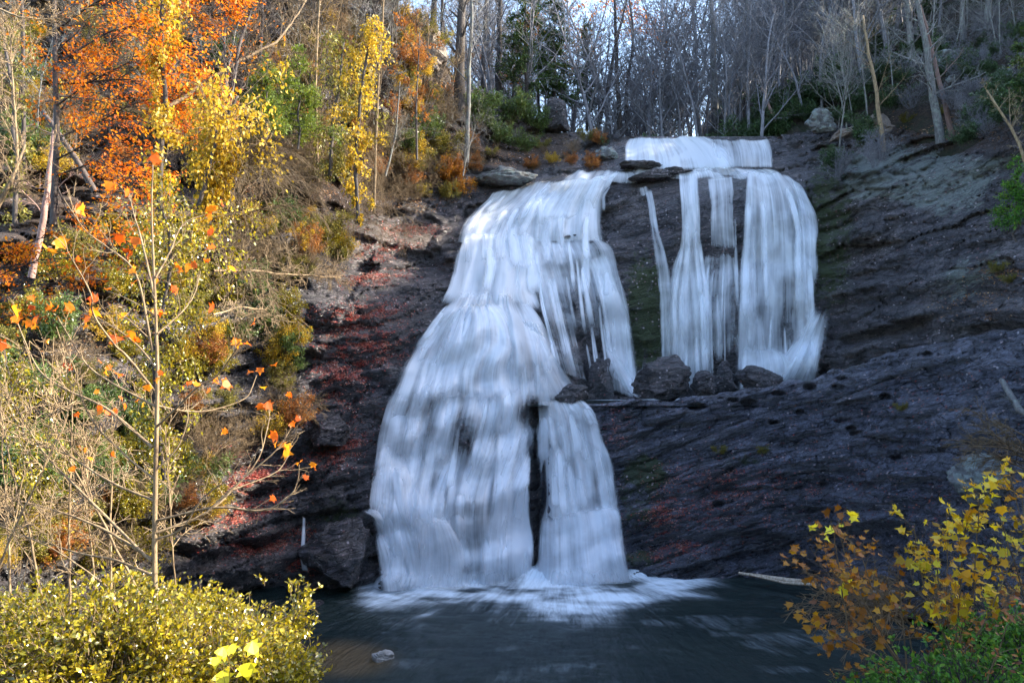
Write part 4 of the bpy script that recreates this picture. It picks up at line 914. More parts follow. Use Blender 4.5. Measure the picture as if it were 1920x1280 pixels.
# --- evergreen rhododendron thickets
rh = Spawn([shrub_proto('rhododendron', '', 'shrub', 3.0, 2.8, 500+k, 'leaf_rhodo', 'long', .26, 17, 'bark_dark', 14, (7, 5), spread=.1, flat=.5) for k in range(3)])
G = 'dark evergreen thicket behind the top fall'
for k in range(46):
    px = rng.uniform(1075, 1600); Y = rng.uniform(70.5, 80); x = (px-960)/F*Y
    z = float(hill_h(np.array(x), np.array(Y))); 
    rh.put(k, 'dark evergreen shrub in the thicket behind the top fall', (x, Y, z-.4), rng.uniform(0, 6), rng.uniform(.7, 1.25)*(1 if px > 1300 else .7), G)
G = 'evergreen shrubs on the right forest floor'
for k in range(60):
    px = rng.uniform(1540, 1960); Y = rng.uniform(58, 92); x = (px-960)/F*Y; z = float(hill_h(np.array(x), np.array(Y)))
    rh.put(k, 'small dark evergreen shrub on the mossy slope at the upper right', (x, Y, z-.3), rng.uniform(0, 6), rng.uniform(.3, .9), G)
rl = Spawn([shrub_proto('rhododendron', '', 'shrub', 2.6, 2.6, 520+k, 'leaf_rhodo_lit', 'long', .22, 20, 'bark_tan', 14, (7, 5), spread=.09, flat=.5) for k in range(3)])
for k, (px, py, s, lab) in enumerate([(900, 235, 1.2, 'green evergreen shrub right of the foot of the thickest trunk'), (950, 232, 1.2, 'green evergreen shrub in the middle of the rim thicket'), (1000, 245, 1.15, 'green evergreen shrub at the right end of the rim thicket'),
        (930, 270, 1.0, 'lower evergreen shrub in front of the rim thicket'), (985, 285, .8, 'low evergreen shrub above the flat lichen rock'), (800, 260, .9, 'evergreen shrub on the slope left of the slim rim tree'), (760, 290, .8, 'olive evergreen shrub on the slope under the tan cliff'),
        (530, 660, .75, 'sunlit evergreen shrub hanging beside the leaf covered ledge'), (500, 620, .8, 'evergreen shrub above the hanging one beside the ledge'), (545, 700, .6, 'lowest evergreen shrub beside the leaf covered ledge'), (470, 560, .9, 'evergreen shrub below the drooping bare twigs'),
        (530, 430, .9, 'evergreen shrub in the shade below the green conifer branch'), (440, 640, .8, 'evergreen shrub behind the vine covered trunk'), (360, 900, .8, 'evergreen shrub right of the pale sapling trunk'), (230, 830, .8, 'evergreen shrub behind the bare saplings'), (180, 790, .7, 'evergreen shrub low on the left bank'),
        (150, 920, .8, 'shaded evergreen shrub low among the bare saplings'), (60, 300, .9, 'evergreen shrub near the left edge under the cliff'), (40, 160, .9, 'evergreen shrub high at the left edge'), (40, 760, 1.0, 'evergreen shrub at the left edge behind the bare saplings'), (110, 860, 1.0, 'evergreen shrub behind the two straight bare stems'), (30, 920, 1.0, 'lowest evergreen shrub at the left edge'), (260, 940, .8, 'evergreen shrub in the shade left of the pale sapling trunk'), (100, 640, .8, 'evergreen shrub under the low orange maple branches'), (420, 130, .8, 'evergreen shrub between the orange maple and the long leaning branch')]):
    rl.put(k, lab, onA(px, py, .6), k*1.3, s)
# --- fresh green conifer sprays on the left
conifer(560, 270, 44, 5.5, 331, 'bright green young hemlock below the tan cliff', 'leaf_fern', r=.06, layers=16, low=.1, wid=.45, name='young_hemlock', nl=.16, per=50)
conifer(500, 250, 40, 4.0, 332, 'small fresh green hemlock beside the yellow vine bush', 'leaf_fern', r=.05, layers=12, low=.1, wid=.45, name='young_hemlock', nl=.15, per=50)

# --- leafy and bare shrubs over the left bank
bs_ = Spawn([shrub_proto('bare_shrub', '', 'shrub', 3.0, 3.2, 540+k, None, None, 0, 0, 'bark_tan', 16, (10, 7), r=.028, up=[.0, -.05, .02, -.07][k], rmin=.009) for k in range(4)])
bd_ = Spawn([shrub_proto('bare_shrub', '', 'shrub', 2.6, 2.6, 548+k, None, None, 0, 0, 'bark_far', 14, (9, 6), r=.028, up=.02, rmin=.011) for k in range(2)])
os_ = Spawn([shrub_proto('leafy_shrub', '', 'shrub', 2.2, 2.4, 560+k, ['leaf_olive', 'leaf_yellow', 'leaf_rust', 'leaf_shrub'][k], 'oval', .11, [26, 22, 26, 30][k], 'bark_tan', 13, (8, 5), spread=.08, rmin=.008) for k in range(4)])
regions = [  # name of the place, (px range), (py range), bare count, leafy counts per colour (olive, yellow, rust, green)
 ('on the slope under the tan cliff', (640, 860), (180, 380), 26, (12, 6, 8, 2)),
 ('on the upper left bank between the maple and the cliff', (420, 660), (40, 330), 20, (12, 10, 6, 4)),
 ('on the middle of the left bank below the vine bush', (420, 640), (330, 520), 18, (8, 6, 3, 4)),
 ('at the far upper left behind the maple', (-20, 420), (0, 330), 16, (12, 8, 4, 6)),
 ('on the left bank behind the sapling', (0, 420), (420, 1000), 2, (18, 14, 3, 22)),
 ('low on the left bank behind the yellow green shrubs', (-20, 330), (820, 1080), 3, (9, 6, 2, 14)),
 ('on the rim left of the upper fall', (880, 1130), (258, 318), 8, (3, 1, 8, 0)),
 ('on the lower left bank above the ledges', (380, 560), (540, 880), 7, (5, 3, 2, 3)),
]
for where, (xa, xb), (ya, yb), nb, nl in regions:
    for k in range(nb):
        px, py = rng.uniform(xa, xb), rng.uniform(ya, yb)
        if where.startswith('on the rim'): sc_ = rng.uniform(.3, .5)
        else: sc_ = rng.uniform(.5, 1.0)
        p = onA(px, py, .4); bs_.put(int(rng.randint(4)), 'tangled bare twiggy shrub '+where, p, rng.uniform(0, 6), sc_, 'bare shrubs '+where)
    for c in range(4):
        word = ['olive leaved', 'yellow leaved', 'rust leaved', 'yellow green leaved'][c]
        for k in range(nl[c]):
            px, py = rng.uniform(xa, xb), rng.uniform(ya, yb)
            sc_ = rng.uniform(.35, .6) if where.startswith('on the rim') else rng.uniform(.45, .9)
            os_.put(c, word+' shrub '+where, onA(px, py, .4), rng.uniform(0, 6), sc_, word+' shrubs '+where)
os_.put(2, 'small rust orange bush on the rim beside the slim grey tree', onA(848, 330, .6), 0, .75)
leafy_tree('bright orange bush beside the slim rim tree above the broad fall', onA(850, 345, 1.0), 2.6, .04, 571, 'bark_tan', 'leaf_omaple', 'bit', .1, 40, kids=(14, 9, 5), crown0=.1, spread=.08, name='orange_bush', ratio=(.45, .7), lvmin=1)['category'] = 'bush'
for k, (px, py, s) in enumerate([(1690, 770, .25), (1350, 850, .3), (1430, 850, .3), (1870, 510, .35), (1700, 230, .4), (1760, 215, .4), (1890, 530, .3)]):
    os_.put(0, ['small tuft growing on the slab below the potholes', 'little dry plant on the slab above the red leaves', 'second little dry plant on the slab right of the red leaves', 'low shrub on the ledge at the right edge', 'low olive shrub at the foot of the leaning grey tree', 'low olive shrub right of the leaning grey tree', 'small shrub at the right edge above the slab'][k],
            P(px, py, float(DS(px, py))-.05) if py > 700 else onA(px, py, .2), k, s)
for k in range(34):
    px = rng.uniform(1790, 1960); Y = rng.uniform(50, 62); x = (px-960)/F*Y; z = float(hill_h(np.array(x), np.array(Y)))
    (rh if k % 2 else bd_).put(k, ['bare dark brush below the high rocks at the upper right', 'dark evergreen shrub below the high rocks at the upper right'][k % 2], (x, Y, z-.2), rng.uniform(0, 6), rng.uniform(.3, .7), ['brush below the high rocks', 'shrubs below the high rocks'][k % 2])
for k, (px, Y, w, h) in enumerate([(1765, 64, 60, 26), (1800, 60, 44, 22), (1880, 56, 50, 30), (1840, 66, 36, 20)]):
    x = (px-960)/F*Y; z = float(hill_h(np.array(x), np.array(Y))); py = 640-(z-CAMZ)/Y*F
    boulder(['lichen grey rock high on the slope behind the leaning trees', 'low grey rock on the slope right of the leaning trees', 'grey rock on the slope near the right edge', 'small grey rock farther up the right hand slope'][k], px, py-h*.2, Y, w, h, 80+k, 'grey_boulder', tilt=R(-15))
# bare shrubs and brush on the right slope
for k in range(30):
    px = rng.uniform(1560, 1950); Y = rng.uniform(55, 75); x = (px-960)/F*Y; z = float(hill_h(np.array(x), np.array(Y)))
    bd_.put(k, 'bare dark brush among the grey trees on the upper right slope', (x, Y, z-.2), k, rng.uniform(.6, 1.0), 'bare brush on the upper right slope')
# small bare trees over the cliff and the upper left bank
sm_ = Spawn([bare_tree(rng.uniform(6, 9), rng.uniform(.05, .09), 580+k, ['bark_tan', 'bark_grey', 'bark_dark'][k], kids=(14, 7, 4), crown0=.15, rmin=.013, wander=.08, name='slender_tree')[0] for k in range(3)])
for k in range(60):
    px, py = rng.uniform(540, 860), rng.uniform(60, 320)
    if py < interp(CREST, px)+10: py = interp(CREST, px)+rng.uniform(12, 80)
    sm_.put(k, 'small bare tree crowding the sunlit slope around the tan cliff', onA(px, py, .3), rng.uniform(0, 6), rng.uniform(.5, 1.1), 'small bare trees around the tan cliff', (rng.normal()*.1, rng.normal()*.1))
for k in range(30):
    px, py = rng.uniform(-20, 560), rng.uniform(0, 420)
    sm_.put(k, 'small bare tree standing among the leafy shrubs of the upper left bank', onA(px, py, .3), rng.uniform(0, 6), rng.uniform(.5, 1.0), 'small bare trees of the upper left bank', (rng.normal()*.1, rng.normal()*.1))
for k in range(34):
    px = rng.uniform(540, 860); py = max(rng.uniform(20, 230), float(interp(CREST, px))+12)
    os_.put(int(rng.randint(3)), 'leafy shrub growing over the ledges of the tan cliff', onA(px, py, .3), rng.uniform(0, 6), rng.uniform(.5, 1.0), 'shrubs over the tan cliff')
sg_ = Spawn([bare_tree(rng.uniform(9, 12), rng.uniform(.06, .09), 590+k, 'bark_grey', kids=(13, 7, 4), crown0=.3, rmin=.013, wander=.05, name='slender_tree')[0] for k in range(2)])
for k in range(26):
    px = rng.uniform(1540, 1950); Y = rng.uniform(60, 78); x = (px-960)/F*Y; z = float(hill_h(np.array(x), np.array(Y)))
    sg_.put(k, 'slender grey bare tree in the brush of the upper right slope', (x, Y, z-.3), rng.uniform(0, 6), rng.uniform(.7, 1.15), 'slender trees of the upper right slope', (rng.normal()*.08, rng.normal()*.08))
# --- big orange maple, vines, and the larger trees of the left bank
def sprays(label, trunk, limbs, Y, leafm, tmpl, ls, per_m, seed, w=10, bark='bark_dark', name='maple_tree', spread=.1, kids=(0, 6, 5), flat=.75, cat='tree', twig=(.3, .55)):
    """trunk and limbs: polylines (px, py[, dY]); twigs grow from the limbs and carry the leaves"""
    rng_ = rs(seed); base = P(trunk[0][0], trunk[0][1], Y); t = thing(name, label, cat, base)
    def line(pl, n=10):
        a = np.array([P(q[0], q[1], Y+(q[2] if len(q) > 2 else 0)) for q in pl])-base
        s = np.linspace(0, len(a)-1, max(n, 3*len(a))); i = np.minimum(s.astype(int), len(a)-2); f = (s-i)[:, None]; f = f*f*(3-2*f)*.5+f*.5
        r_ = a[i]*(1-f)+a[i+1]*f; return r_+np.cumsum(rng_.normal(size=r_.shape)*.012, axis=0)
    g = Geo(); tp = line(trunk); g.tube(tp, np.linspace(w/F*Y/2, w/F*Y/5, len(tp)), 8); obj('trunk', g.mesh('trunk', M[bark]), t)
    out = []
    for pl in limbs:
        p_ = line(pl); L = np.linalg.norm(np.diff(p_, axis=0), axis=1).sum(); r0 = max(w*.35/F*Y/2, .012)
        out.append((1, p_, np.linspace(r0, .008, len(p_))))
        for k in range(int(kids[1]*max(L, .6))):
            i = rng_.randint(1, len(p_)-1); d = p_[i+1]-p_[i]; d /= np.linalg.norm(d)+1e-9; d = d+rng_.normal(size=3)*np.array([.7, .7, .45])
            grow(rng_, p_[i], d, L*rng_.uniform(*twig)*.7, .012, 2, out, .2, .12, 0.0, (0, 0, kids[2]), (30, 60), (.4, .7), .2, .006)
    g = Geo()
    for lv, p_, r_ in out: g.tube(p_, r_, 3, cap=False)
    obj('branches', g.mesh('branches', M[bark]), t)
    if leafm:
        g = tip_leaves(out, rng_, 1, per_m*1.25, ls, tmpl, spread, flat, clump=.35); obj('leaves', g.mesh('leaves', M[leafm], False), t)
    return t, out
sprays('large orange maple with layered sprays filling the upper left of the bank', [(100,420),(105,250),(102,60),(100,-60)],
       [[(103,200),(160,160,-1),(240,120,-1),(330,100,-2)],[(103,260),(180,230,1),(260,190,0),(340,170,-1)],[(103,120),(200,60,1),(300,40,0),(420,30,0)],[(103,60),(180,0,-1),(300,-30,0),(420,-20,0)],
        [(103,300),(160,270,-1),(230,290,0),(300,330,0)],[(103,180),(200,190,2),(300,240,2),(360,250,2)],[(103,330),(180,300,-1),(240,330,-1),(300,390,-1)],[(103,230),(150,130,1),(220,70,1),(280,20,1)],
        [(103,340),(130,400,0),(180,440,0),(230,440,0)],[(103,100),(150,60,0),(180,20,0)],[(103,30),(200,-20,1),(260,-40,1)],[(103,160),(240,150,0),(330,200,0),(400,170,0)]],
       24, 'leaf_orange', 'bit', .12, 12, 601, w=13, spread=.09)
sprays('orange maple branch layers low at the far left behind the sapling', [(-30,700),(-20,600),(0,500)],
       [[(-20,560),(50,540,0),(110,530,0),(160,550,0)],[(-15,520),(60,490,0),(140,480,0),(210,500,0)],[(-20,600),(30,590,0),(90,600,0)],[(-10,500),(60,450,0),(120,440,0)]], 20, 'leaf_orange', 'bit', .10, 24, 602, w=8)
sprays('orange leaved maple above the yellow vine column', [(440,340),(425,200),(420,60),(430,-60)],
       [[(425,200),(390,150,0),(340,120,0)],[(422,120),(470,60,0),(520,30,0)],[(422,80),(380,30,0),(340,-10,0)],[(425,60),(440,0,0),(500,-20,0)],[(425,240),(380,200,0),(330,180,0)]], 30, 'leaf_orange', 'bit', .13, 22, 603, w=8)
sprays('thin red leaved sapling on the cliff slope left of the dark trunks', [(782,300),(780,200),(785,60)],
       [[(780,200),(760,150,0),(740,130,0)],[(782,150),(800,110,0),(815,90,0)],[(781,240),(810,200,0),(830,170,0)],[(782,120),(765,70,0),(750,40,0)]], 55, 'leaf_rust', 'bit', .2, 6, 604, w=5)
def vine(label, path, Y, width, n, seed, trunkw=10, leafm='leaf_yellow', ls=.13, name='vine_covered_tree', bark='bark_dark', hang=1.0):
    """trunk wrapped in climbing leaves"""
    rng_ = rs(seed); base = P(path[0][0], path[0][1], Y); t = thing(name, label, 'tree', base)
    a = np.array([P(q[0], q[1], Y) for q in path])-base; s = np.linspace(0, len(a)-1, 30); i = np.minimum(s.astype(int), len(a)-2); f = (s-i)[:, None]
    tp = a[i]*(1-f)+a[i+1]*f+np.cumsum(rng_.normal(size=(30, 3))*.02, axis=0)
    g = Geo(); g.tube(tp, np.linspace(trunkw/F*Y/2, trunkw/F*Y/4, 30), 8); obj('trunk', g.mesh('trunk', M[bark]), t)
    wm = np.array([q[2] if len(q) > 2 else width for q in path])/F*Y/2
    g = Geo(); gs = Geo()
    nc = max(24, n//45)
    for k in range(nc):
        u = rng_.uniform(0, len(path)-1); i = min(int(u), len(path)-2); f = u-i
        w_ = wm[i]*(1-f)+wm[i+1]*f; c = a[i]*(1-f)+a[i+1]*f
        c0 = c*1.0; c = c+rng_.normal(size=3)*w_*np.array([.55, .55, .4]); q = max(4, int(n/nc*rng_.uniform(.4, 1.6)))
        st = np.array([c+np.array([rng_.normal()*.05, rng_.normal()*.05, .25-.12*j*hang]) for j in range(6)])
        st = np.vstack([tp[np.argmin(np.linalg.norm(tp-c0, axis=1))], st]); gs.tube(st, .008, 3, cap=False)
        p_ = c+rng_.normal(size=(q, 3))*np.array([.16, .16, .26])*max(.6, min(1.6, w_))
        ax = rng_.normal(size=(q, 3))*.6; ax[:, 2] -= .7
        g.leaves(p_, ax, rng_.normal(size=(q, 3))+np.array([.3, -.4, .2]), ls*rng_.uniform(.6, 1.25, q), 'oval')
    obj('vine_stems', gs.mesh('vine_stems', M['bark_tan']), t); obj('vine_leaves', g.mesh('vine_leaves', M[leafm], False), t)
    return t
vine('dark trunk wrapped in yellow vine leaves in front of the orange maple', [(300,420,30),(305,300,50),(306,200,60),(300,100,55),(306,40,60),(318,-60,30)], 22, 40, 2300, 701, 11)
vine('rounded yellow vine bush on twin stems in the middle of the left bank', [(392,420,40),(405,330,60),(415,270,120),(425,220,170),(440,190,160)], 20.5, 80, 3600, 702, 9)
vine('leaning dark stem with yellow vines left of the rounded vine bush', [(350,470,50),(372,380,60),(392,300,50),(402,240,40)], 20, 50, 900, 703, 9)
vine('thick column of yellow green vines behind the pale sapling', [(310,900,60),(300,760,80),(300,640,120),(320,540,170),(330,450,190),(310,390,140)], 19, 140, 5200, 704, 10, 'leaf_shrub', .10)
vine('tall narrow column of yellow vines hanging below the tan cliff', [(672,420,34),(668,340,50),(672,260,60),(680,180,70),(690,110,80),(700,40,40)], 47, 50, 3200, 705, 8, 'leaf_yellow', .2)
vine('yellow green vine draped tree high beside the tan cliff', [(620,330,50),(625,240,90),(640,160,110),(650,80,80)], 48, 90, 2600, 706, 8, 'leaf_olive', .2)
vine('yellow vine tangle at the upper left edge', [(30,420,40),(40,300,60),(35,180,80),(20,60,80)], 30, 70, 1500, 707, 9, 'leaf_olive', .14)
vine('low olive vine tangle on the left bank below the maple', [(60,900,60),(50,820,100),(30,740,120),(10,660,80)], 22, 90, 2000, 708, 6, 'leaf_shrub', .11)
# leaning and fallen trunks, long pale branches
def trunk(label, pts, w, bark, seed, name='bare_tree', twigs=8, tl=.35, rmin=.008, k2=4, cat='tree', part='branches'):
    rng_ = rs(seed); base = P(*pts[0]); a = np.array([P(*q) for q in pts])-base
    n = max(10, 5*len(a)); s = np.linspace(0, len(a)-1, n); i = np.minimum(s.astype(int), len(a)-2); f = (s-i)[:, None]
    p_ = a[i]*(1-f)+a[i+1]*f; L = np.linalg.norm(np.diff(p_, axis=0), axis=1).sum(); p_ = p_+np.cumsum(rng_.normal(size=p_.shape)*.006*L/3, axis=0)
    r0 = w[0]/F*pts[0][2]/2; r1 = w[1]/F*pts[-1][2]/2; t = thing(name, label, cat, base)
    g = Geo(); g.tube(p_, np.linspace(r0, r1, n), 8); obj('trunk', g.mesh('trunk', M[bark]), t); out = []
    for k in range(twigs):
        i = rng_.randint(n//5, n-1); d = p_[min(i+1, n-1)]-p_[i-1]; d /= np.linalg.norm(d); d = d+rng_.normal(size=3)*.7
        grow(rng_, p_[i], d, L*tl*rng_.uniform(.4, 1.1), max(r1*.5, rmin), 1, out, .25, .14, .01, (0, k2, 4), (25, 60), (.35, .65), .2, rmin)
    if out:
        g = Geo()
        for lv, q, r_ in out: g.tube(q, r_, 3, cap=False)
        obj(part, g.mesh(part, M[bark]), t)
    return t
trunk('dead pale trunk leaning right at the left edge of the bank', [(60,520,28),(80,400,28),(95,280,28.3),(100,200,28.5)], (13, 7), 'bark_red', 801, twigs=4)
trunk('fallen log leaning across the bank below the orange maple', [(178,360,27),(130,280,27),(80,210,27.5)], (12, 8), 'bark_dark', 802, name='fallen_log', twigs=2, cat='log')
trunk('long bare branch sweeping up right from the vine covered trunk', [(300,210,23),(370,165,24),(450,120,25),(530,80,26),(570,30,27),(610,-40,28)], (8, 2.5), 'bark_tan', 803, twigs=16, tl=.3, k2=7)
trunk('dark forked tree rising above the rounded vine bush', [(400,340,24),(432,180,24),(445,90,24.3),(478,-20,24.6)], (9, 5), 'bark_dark', 804, twigs=14, tl=.35, k2=7)
trunk('white twiggy bare tree at the left edge beside the leaning trunk', [(36,360,20),(32,250,20),(26,150,20),(20,60,20)], (6, 2), 'bark_pale', 805, twigs=22, tl=.35, k2=6)
trunk('curved bare tree low at the left edge', [(-10,400,18),(20,340,18),(45,270,18.5)], (10, 4), 'bark_tan', 806, twigs=12, tl=.5, k2=6)
trunk('straight brown trunk at the upper left corner', [(45,300,30),(42,150,30),(40,-40,30)], (8, 6), 'bark_dark', 807, twigs=8)
trunk('pale horizontal branch crossing the top left corner', [(-20,10,16),(40,35,16),(110,38,16.3),(150,20,16.5)], (4, 1.5), 'bark_pale', 808, twigs=10, tl=.4, name='bare_branch', cat='branch', part='twigs')
trunk('grey branch reaching right over the dark ledge', [(400,508,22),(480,512,24),(560,520,26),(640,524,28)], (5, 2), 'bark_tan', 809, twigs=26, tl=.22, k2=7, name='bare_branch', cat='branch', part='twigs')
trunk('bare drooping branch in front of the shaded ledges', [(400,590,18),(450,575,19),(500,580,20)], (3.5, 1.5), 'bark_pale', 810, twigs=16, tl=.5, k2=6, name='bare_branch', cat='branch', part='twigs')
trunk('slim grey tree with forked top left of the tan cliff', [(700,400,54),(705,250,54),(712,100,54),(720,-40,54)], (6, 3), 'bark_tan', 811, twigs=18, tl=.25, k2=6)
trunk('slim bare tree between the vine column and the cliff', [(595,340,50),(592,200,50),(596,60,50),(600,-40,50)], (6, 3), 'bark_tan', 812, twigs=18, tl=.25, k2=6)
trunk('bare multi stemmed tree on the slope above the orange bush', [(722,330,57),(740,250,57),(748,150,57)], (5, 2), 'bark_grey', 813, twigs=22, tl=.35, k2=6)
trunk('pale dead branch poking in from the right edge above the yellow leaves', [(1960,800,float(DS(1935,800))-.3),(1910,768,float(DS(1910,768))-.9),(1876,712,float(DS(1876,712))-1.3)], (16, 10), 'bark_grey', 814, name='dead_branch', twigs=2, tl=.3, cat='branch', part='twigs')
trunk('fan of bare stems on the rim at the foot of the slim grey tree', [(868,330,60),(878,280,60),(890,240,60)], (3, 1.5), 'bark_grey', 815, twigs=22, tl=.8, k2=3, name='bare_shrub', cat='shrub')
# drooping sunlit brush hanging over the ledge
def brush(label, px, py, Y, n, L, seed, dirx=(-.3, 1.0), bark='bark_tan', name='bare_shrub'):
    rng_ = rs(seed); out = []; t = thing(name, label, 'shrub', P(px, py, Y))
    for k in range(n):
        d = np.array([rng_.uniform(*dirx), rng_.uniform(-.7, .3), rng_.uniform(.2, 1.0)])
        grow(rng_, rng_.normal(size=3)*.15, d, L*rng_.uniform(.5, 1.1), .014, 0, out, .2, .10, -.12, (6, 5), (15, 45), (.3, .6), .3, .006)
    g = Geo()
    for lv, q, r_ in out: g.tube(q, r_, 3, cap=False)
    obj('stems', g.mesh('stems', M[bark]), t); return t
brush('sunlit bare twigs arching right below the rounded vine bush', 430, 330, 21, 20, 2.6, 821)
brush('second spray of sunlit bare twigs arching over the left ledge', 440, 420, 22, 20, 2.8, 822)
brush('bare twigs drooping beside the sunlit evergreen shrub', 420, 540, 21, 24, 2.2, 823)
brush('bare twig spray under the tan cliff slope', 650, 300, 50, 26, 4.0, 824, (-.8, .9), 'bark_tan')
brush('bare twig tangle hanging above the dark ledge beside the broad fall', 720, 400, 54, 28, 4.2, 825, (-.8, .8), 'bark_tan')
brush('low bare twig tangle on the ledge at the top of the leaf slope', 660, 440, 53, 26, 3.2, 826, (-.8, .8), 'bark_tan')
brush('tangle of bare stems at the left edge above the yellow green shrubs', 20, 980, 15, 6, 2.6, 827, (-.5, .8), 'bark_tan')
brush('dense tangle of tan stems at the middle left edge', 20, 800, 17, 6, 2.4, 828, (-.5, .9), 'bark_tan')

# ------------------------------------------------------------ the pale sapling in front with orange leaves
SY0 = 9.6
rng_ = rs(901)
t = thing('sapling', 'tall pale sapling with scattered orange leaves rising from the yellow green shrubs', 'tree', P(290, 1170, SY0))
base = P(290, 1170, SY0)
def sline(pl, dy=0.0, jit=.004):
    a = np.array([P(q[0], q[1], SY0+dy*(k/(len(pl)-1))) for k, q in enumerate(pl)])-base
    n = 7*(len(a)-1); s = np.linspace(0, len(a)-1, n); i = np.minimum(s.astype(int), len(a)-2)
    # Catmull-Rom
    A = np.vstack([2*a[0]-a[1], a, 2*a[-1]-a[-2]]); f = (s-i)[:, None]
    p0, p1, p2, p3 = A[i], A[i+1], A[i+2], A[i+3]
    r_ = .5*((2*p1)+(-p0+p2)*f+(2*p0-5*p1+4*p2-p3)*f**2+(-p0+3*p1-3*p2+p3)*f**3)
    return r_+np.cumsum(rng_.normal(size=r_.shape)*jit, axis=0)*.5
g = Geo(); tp = sline([(290,1200),(291,1100),(291,1000),(293,850),(296,700),(293,600),(288,480),(285,390),(287,310)], 0, .002); g.tube(tp, np.linspace(.038, .006, len(tp)), 8); obj('trunk', g.mesh('trunk', M['bark_pale']), t)
BR = [[(286,1048),(202,994),(101,954),(0,927),(-80,900)],[(284,1052),(215,984),(148,917),(84,850),(40,780),(-10,700)],[(287,660),(256,517),(202,464),(161,430),(120,370)],
 [(290,732),(235,665),(215,648),(175,591),(168,551),(124,474),(117,462)],[(290,762),(188,705),(155,672),(128,625),(108,588)],[(286,838),(202,766),(124,729),(74,692),(40,618),(32,592)],[(290,591),(255,568),(202,545)],
 [(294,998),(386,961),(437,917),(480,865),(500,800),(505,765)],[(294,975),(403,951),(490,957),(540,930),(556,900),(560,870)],[(294,800),(320,775),(370,726),(403,709),(433,672),(445,648)],[(294,760),(350,770),(403,766),(464,742),(484,700)],
 [(296,625),(336,591),(363,558),(376,511)],[(292,900),(230,850),(180,800),(150,740),(145,690)],[(292,940),(200,900),(120,850),(60,830),(0,800)],[(294,880),(330,840),(350,790),(356,735)],[(290,560),(270,470),(250,400),(243,365)],
 [(291,1080),(220,1050),(140,1035),(60,1010),(-20,1000)],[(296,1010),(340,990),(380,930),(420,900),(455,850)],[(437,917),(480,900),(520,880),(540,850)],[(386,961),(450,900),(520,840),(548,800)],[(292,520),(320,470),(345,420),(392,400)],[(285,640),(240,600),(228,596)],[(292,690),(250,640),(190,600),(165,600)]]
out = []
for k, pl in enumerate(BR):
    p_ = sline(pl, rng_.uniform(-1.2, 1.2)); L = np.linalg.norm(np.diff(p_, axis=0), axis=1).sum(); r0 = .008+.0042*L
    out.append((1, p_, np.linspace(r0, .004, len(p_))))
    for j in range(int(5*L)):
        i = rng_.randint(2, len(p_)-1); d = p_[i]-p_[i-1]; d /= np.linalg.norm(d)+1e-9; d = d+rng_.normal(size=3)*np.array([.6, .5, .5]); d[2] += .25
        grow(rng_, p_[i], d, rng_.uniform(.15, .55), .006, 2, out, .08, .16, .03, (0, 0, 2), (25, 55), (.4, .7), .3, .0035)
g = Geo()
for lv, q, r_ in out: g.tube(q, r_, 5 if lv == 1 else 3, cap=False)
obj('branches', g.mesh('branches', M['bark_pale']), t)
LV = [(117,458,1.3),(153,396,1.2),(205,352,1.0),(241,361,.8),(287,298,1.1),(327,330,.8),(399,392,1.0),(224,450,1),(254,455,1.1),(393,434,.8),(394,465,1),(242,478,.7),(250,508,.8),(148,487,.6),(350,505,1.1),(362,498,.7),(437,505,.7),(294,528,.5),(330,547,.6),(202,541,.6),(172,560,1.0),(30,587,1.3),(53,608,.8),(105,580,.8),(128,578,1),(180,588,1.1),(163,600,1),(230,593,.8),(299,588,.8),(395,580,1),(475,606,.8),(8,648,1.1),
 (217,636,1.3),(209,640,.9),(250,633,1.1),(445,645,.9),(438,640,.6),(205,690,.6),(222,702,.9),(120,686,.5),(515,684,.6),(488,696,.7),(278,728,.7),(347,722,.7),(371,720,.7),(390,734,.6),(422,722,1.1),(495,727,.6),(408,712,.5),(183,735,.5),(227,747,.6),(258,750,.7),(187,765,.5),(145,778,.5),(216,775,.7),(487,763,.8),(505,762,.9),(541,740,.6),(549,796,.6),(511,817,.9),(420,810,.7),(530,835,.8),(540,848,1.1),(160,845,.6),(213,852,.6),(560,868,.7),(586,872,.6),(575,894,.6),(137,880,.6),(510,935,.6),(31,600,.8),(60,560,.7),(98,470,.6),(300,700,.5),(90,640,.5)]
g = Geo(); gp = Geo()
pp = np.array([P(a, b, SY0+rng_.uniform(-.8, .8)) for a, b, _ in LV])-base; sz = np.array([.14*c for _, _, c in LV])
ax = rng_.normal(size=(len(LV), 3))*np.array([.8, .5, .4]); ax[:, 2] -= .5; nr = rng_.normal(size=(len(LV), 3))*.6+np.array([.2, -.8, .5])
axn = ax/np.linalg.norm(ax, axis=1, keepdims=True)
g.leaves(pp-axn*sz[:, None]*.5, ax, nr, sz, 'maple')
extra = rng_.randint(0, len(LV), 50); e2 = pp[extra]+rng_.normal(size=(50, 3))*.06
g.leaves(e2, rng_.normal(size=(50, 3)), rng_.normal(size=(50, 3)), .09, 'maple')
obj('leaves', g.mesh('leaves', M['leaf_sap'], False), t)
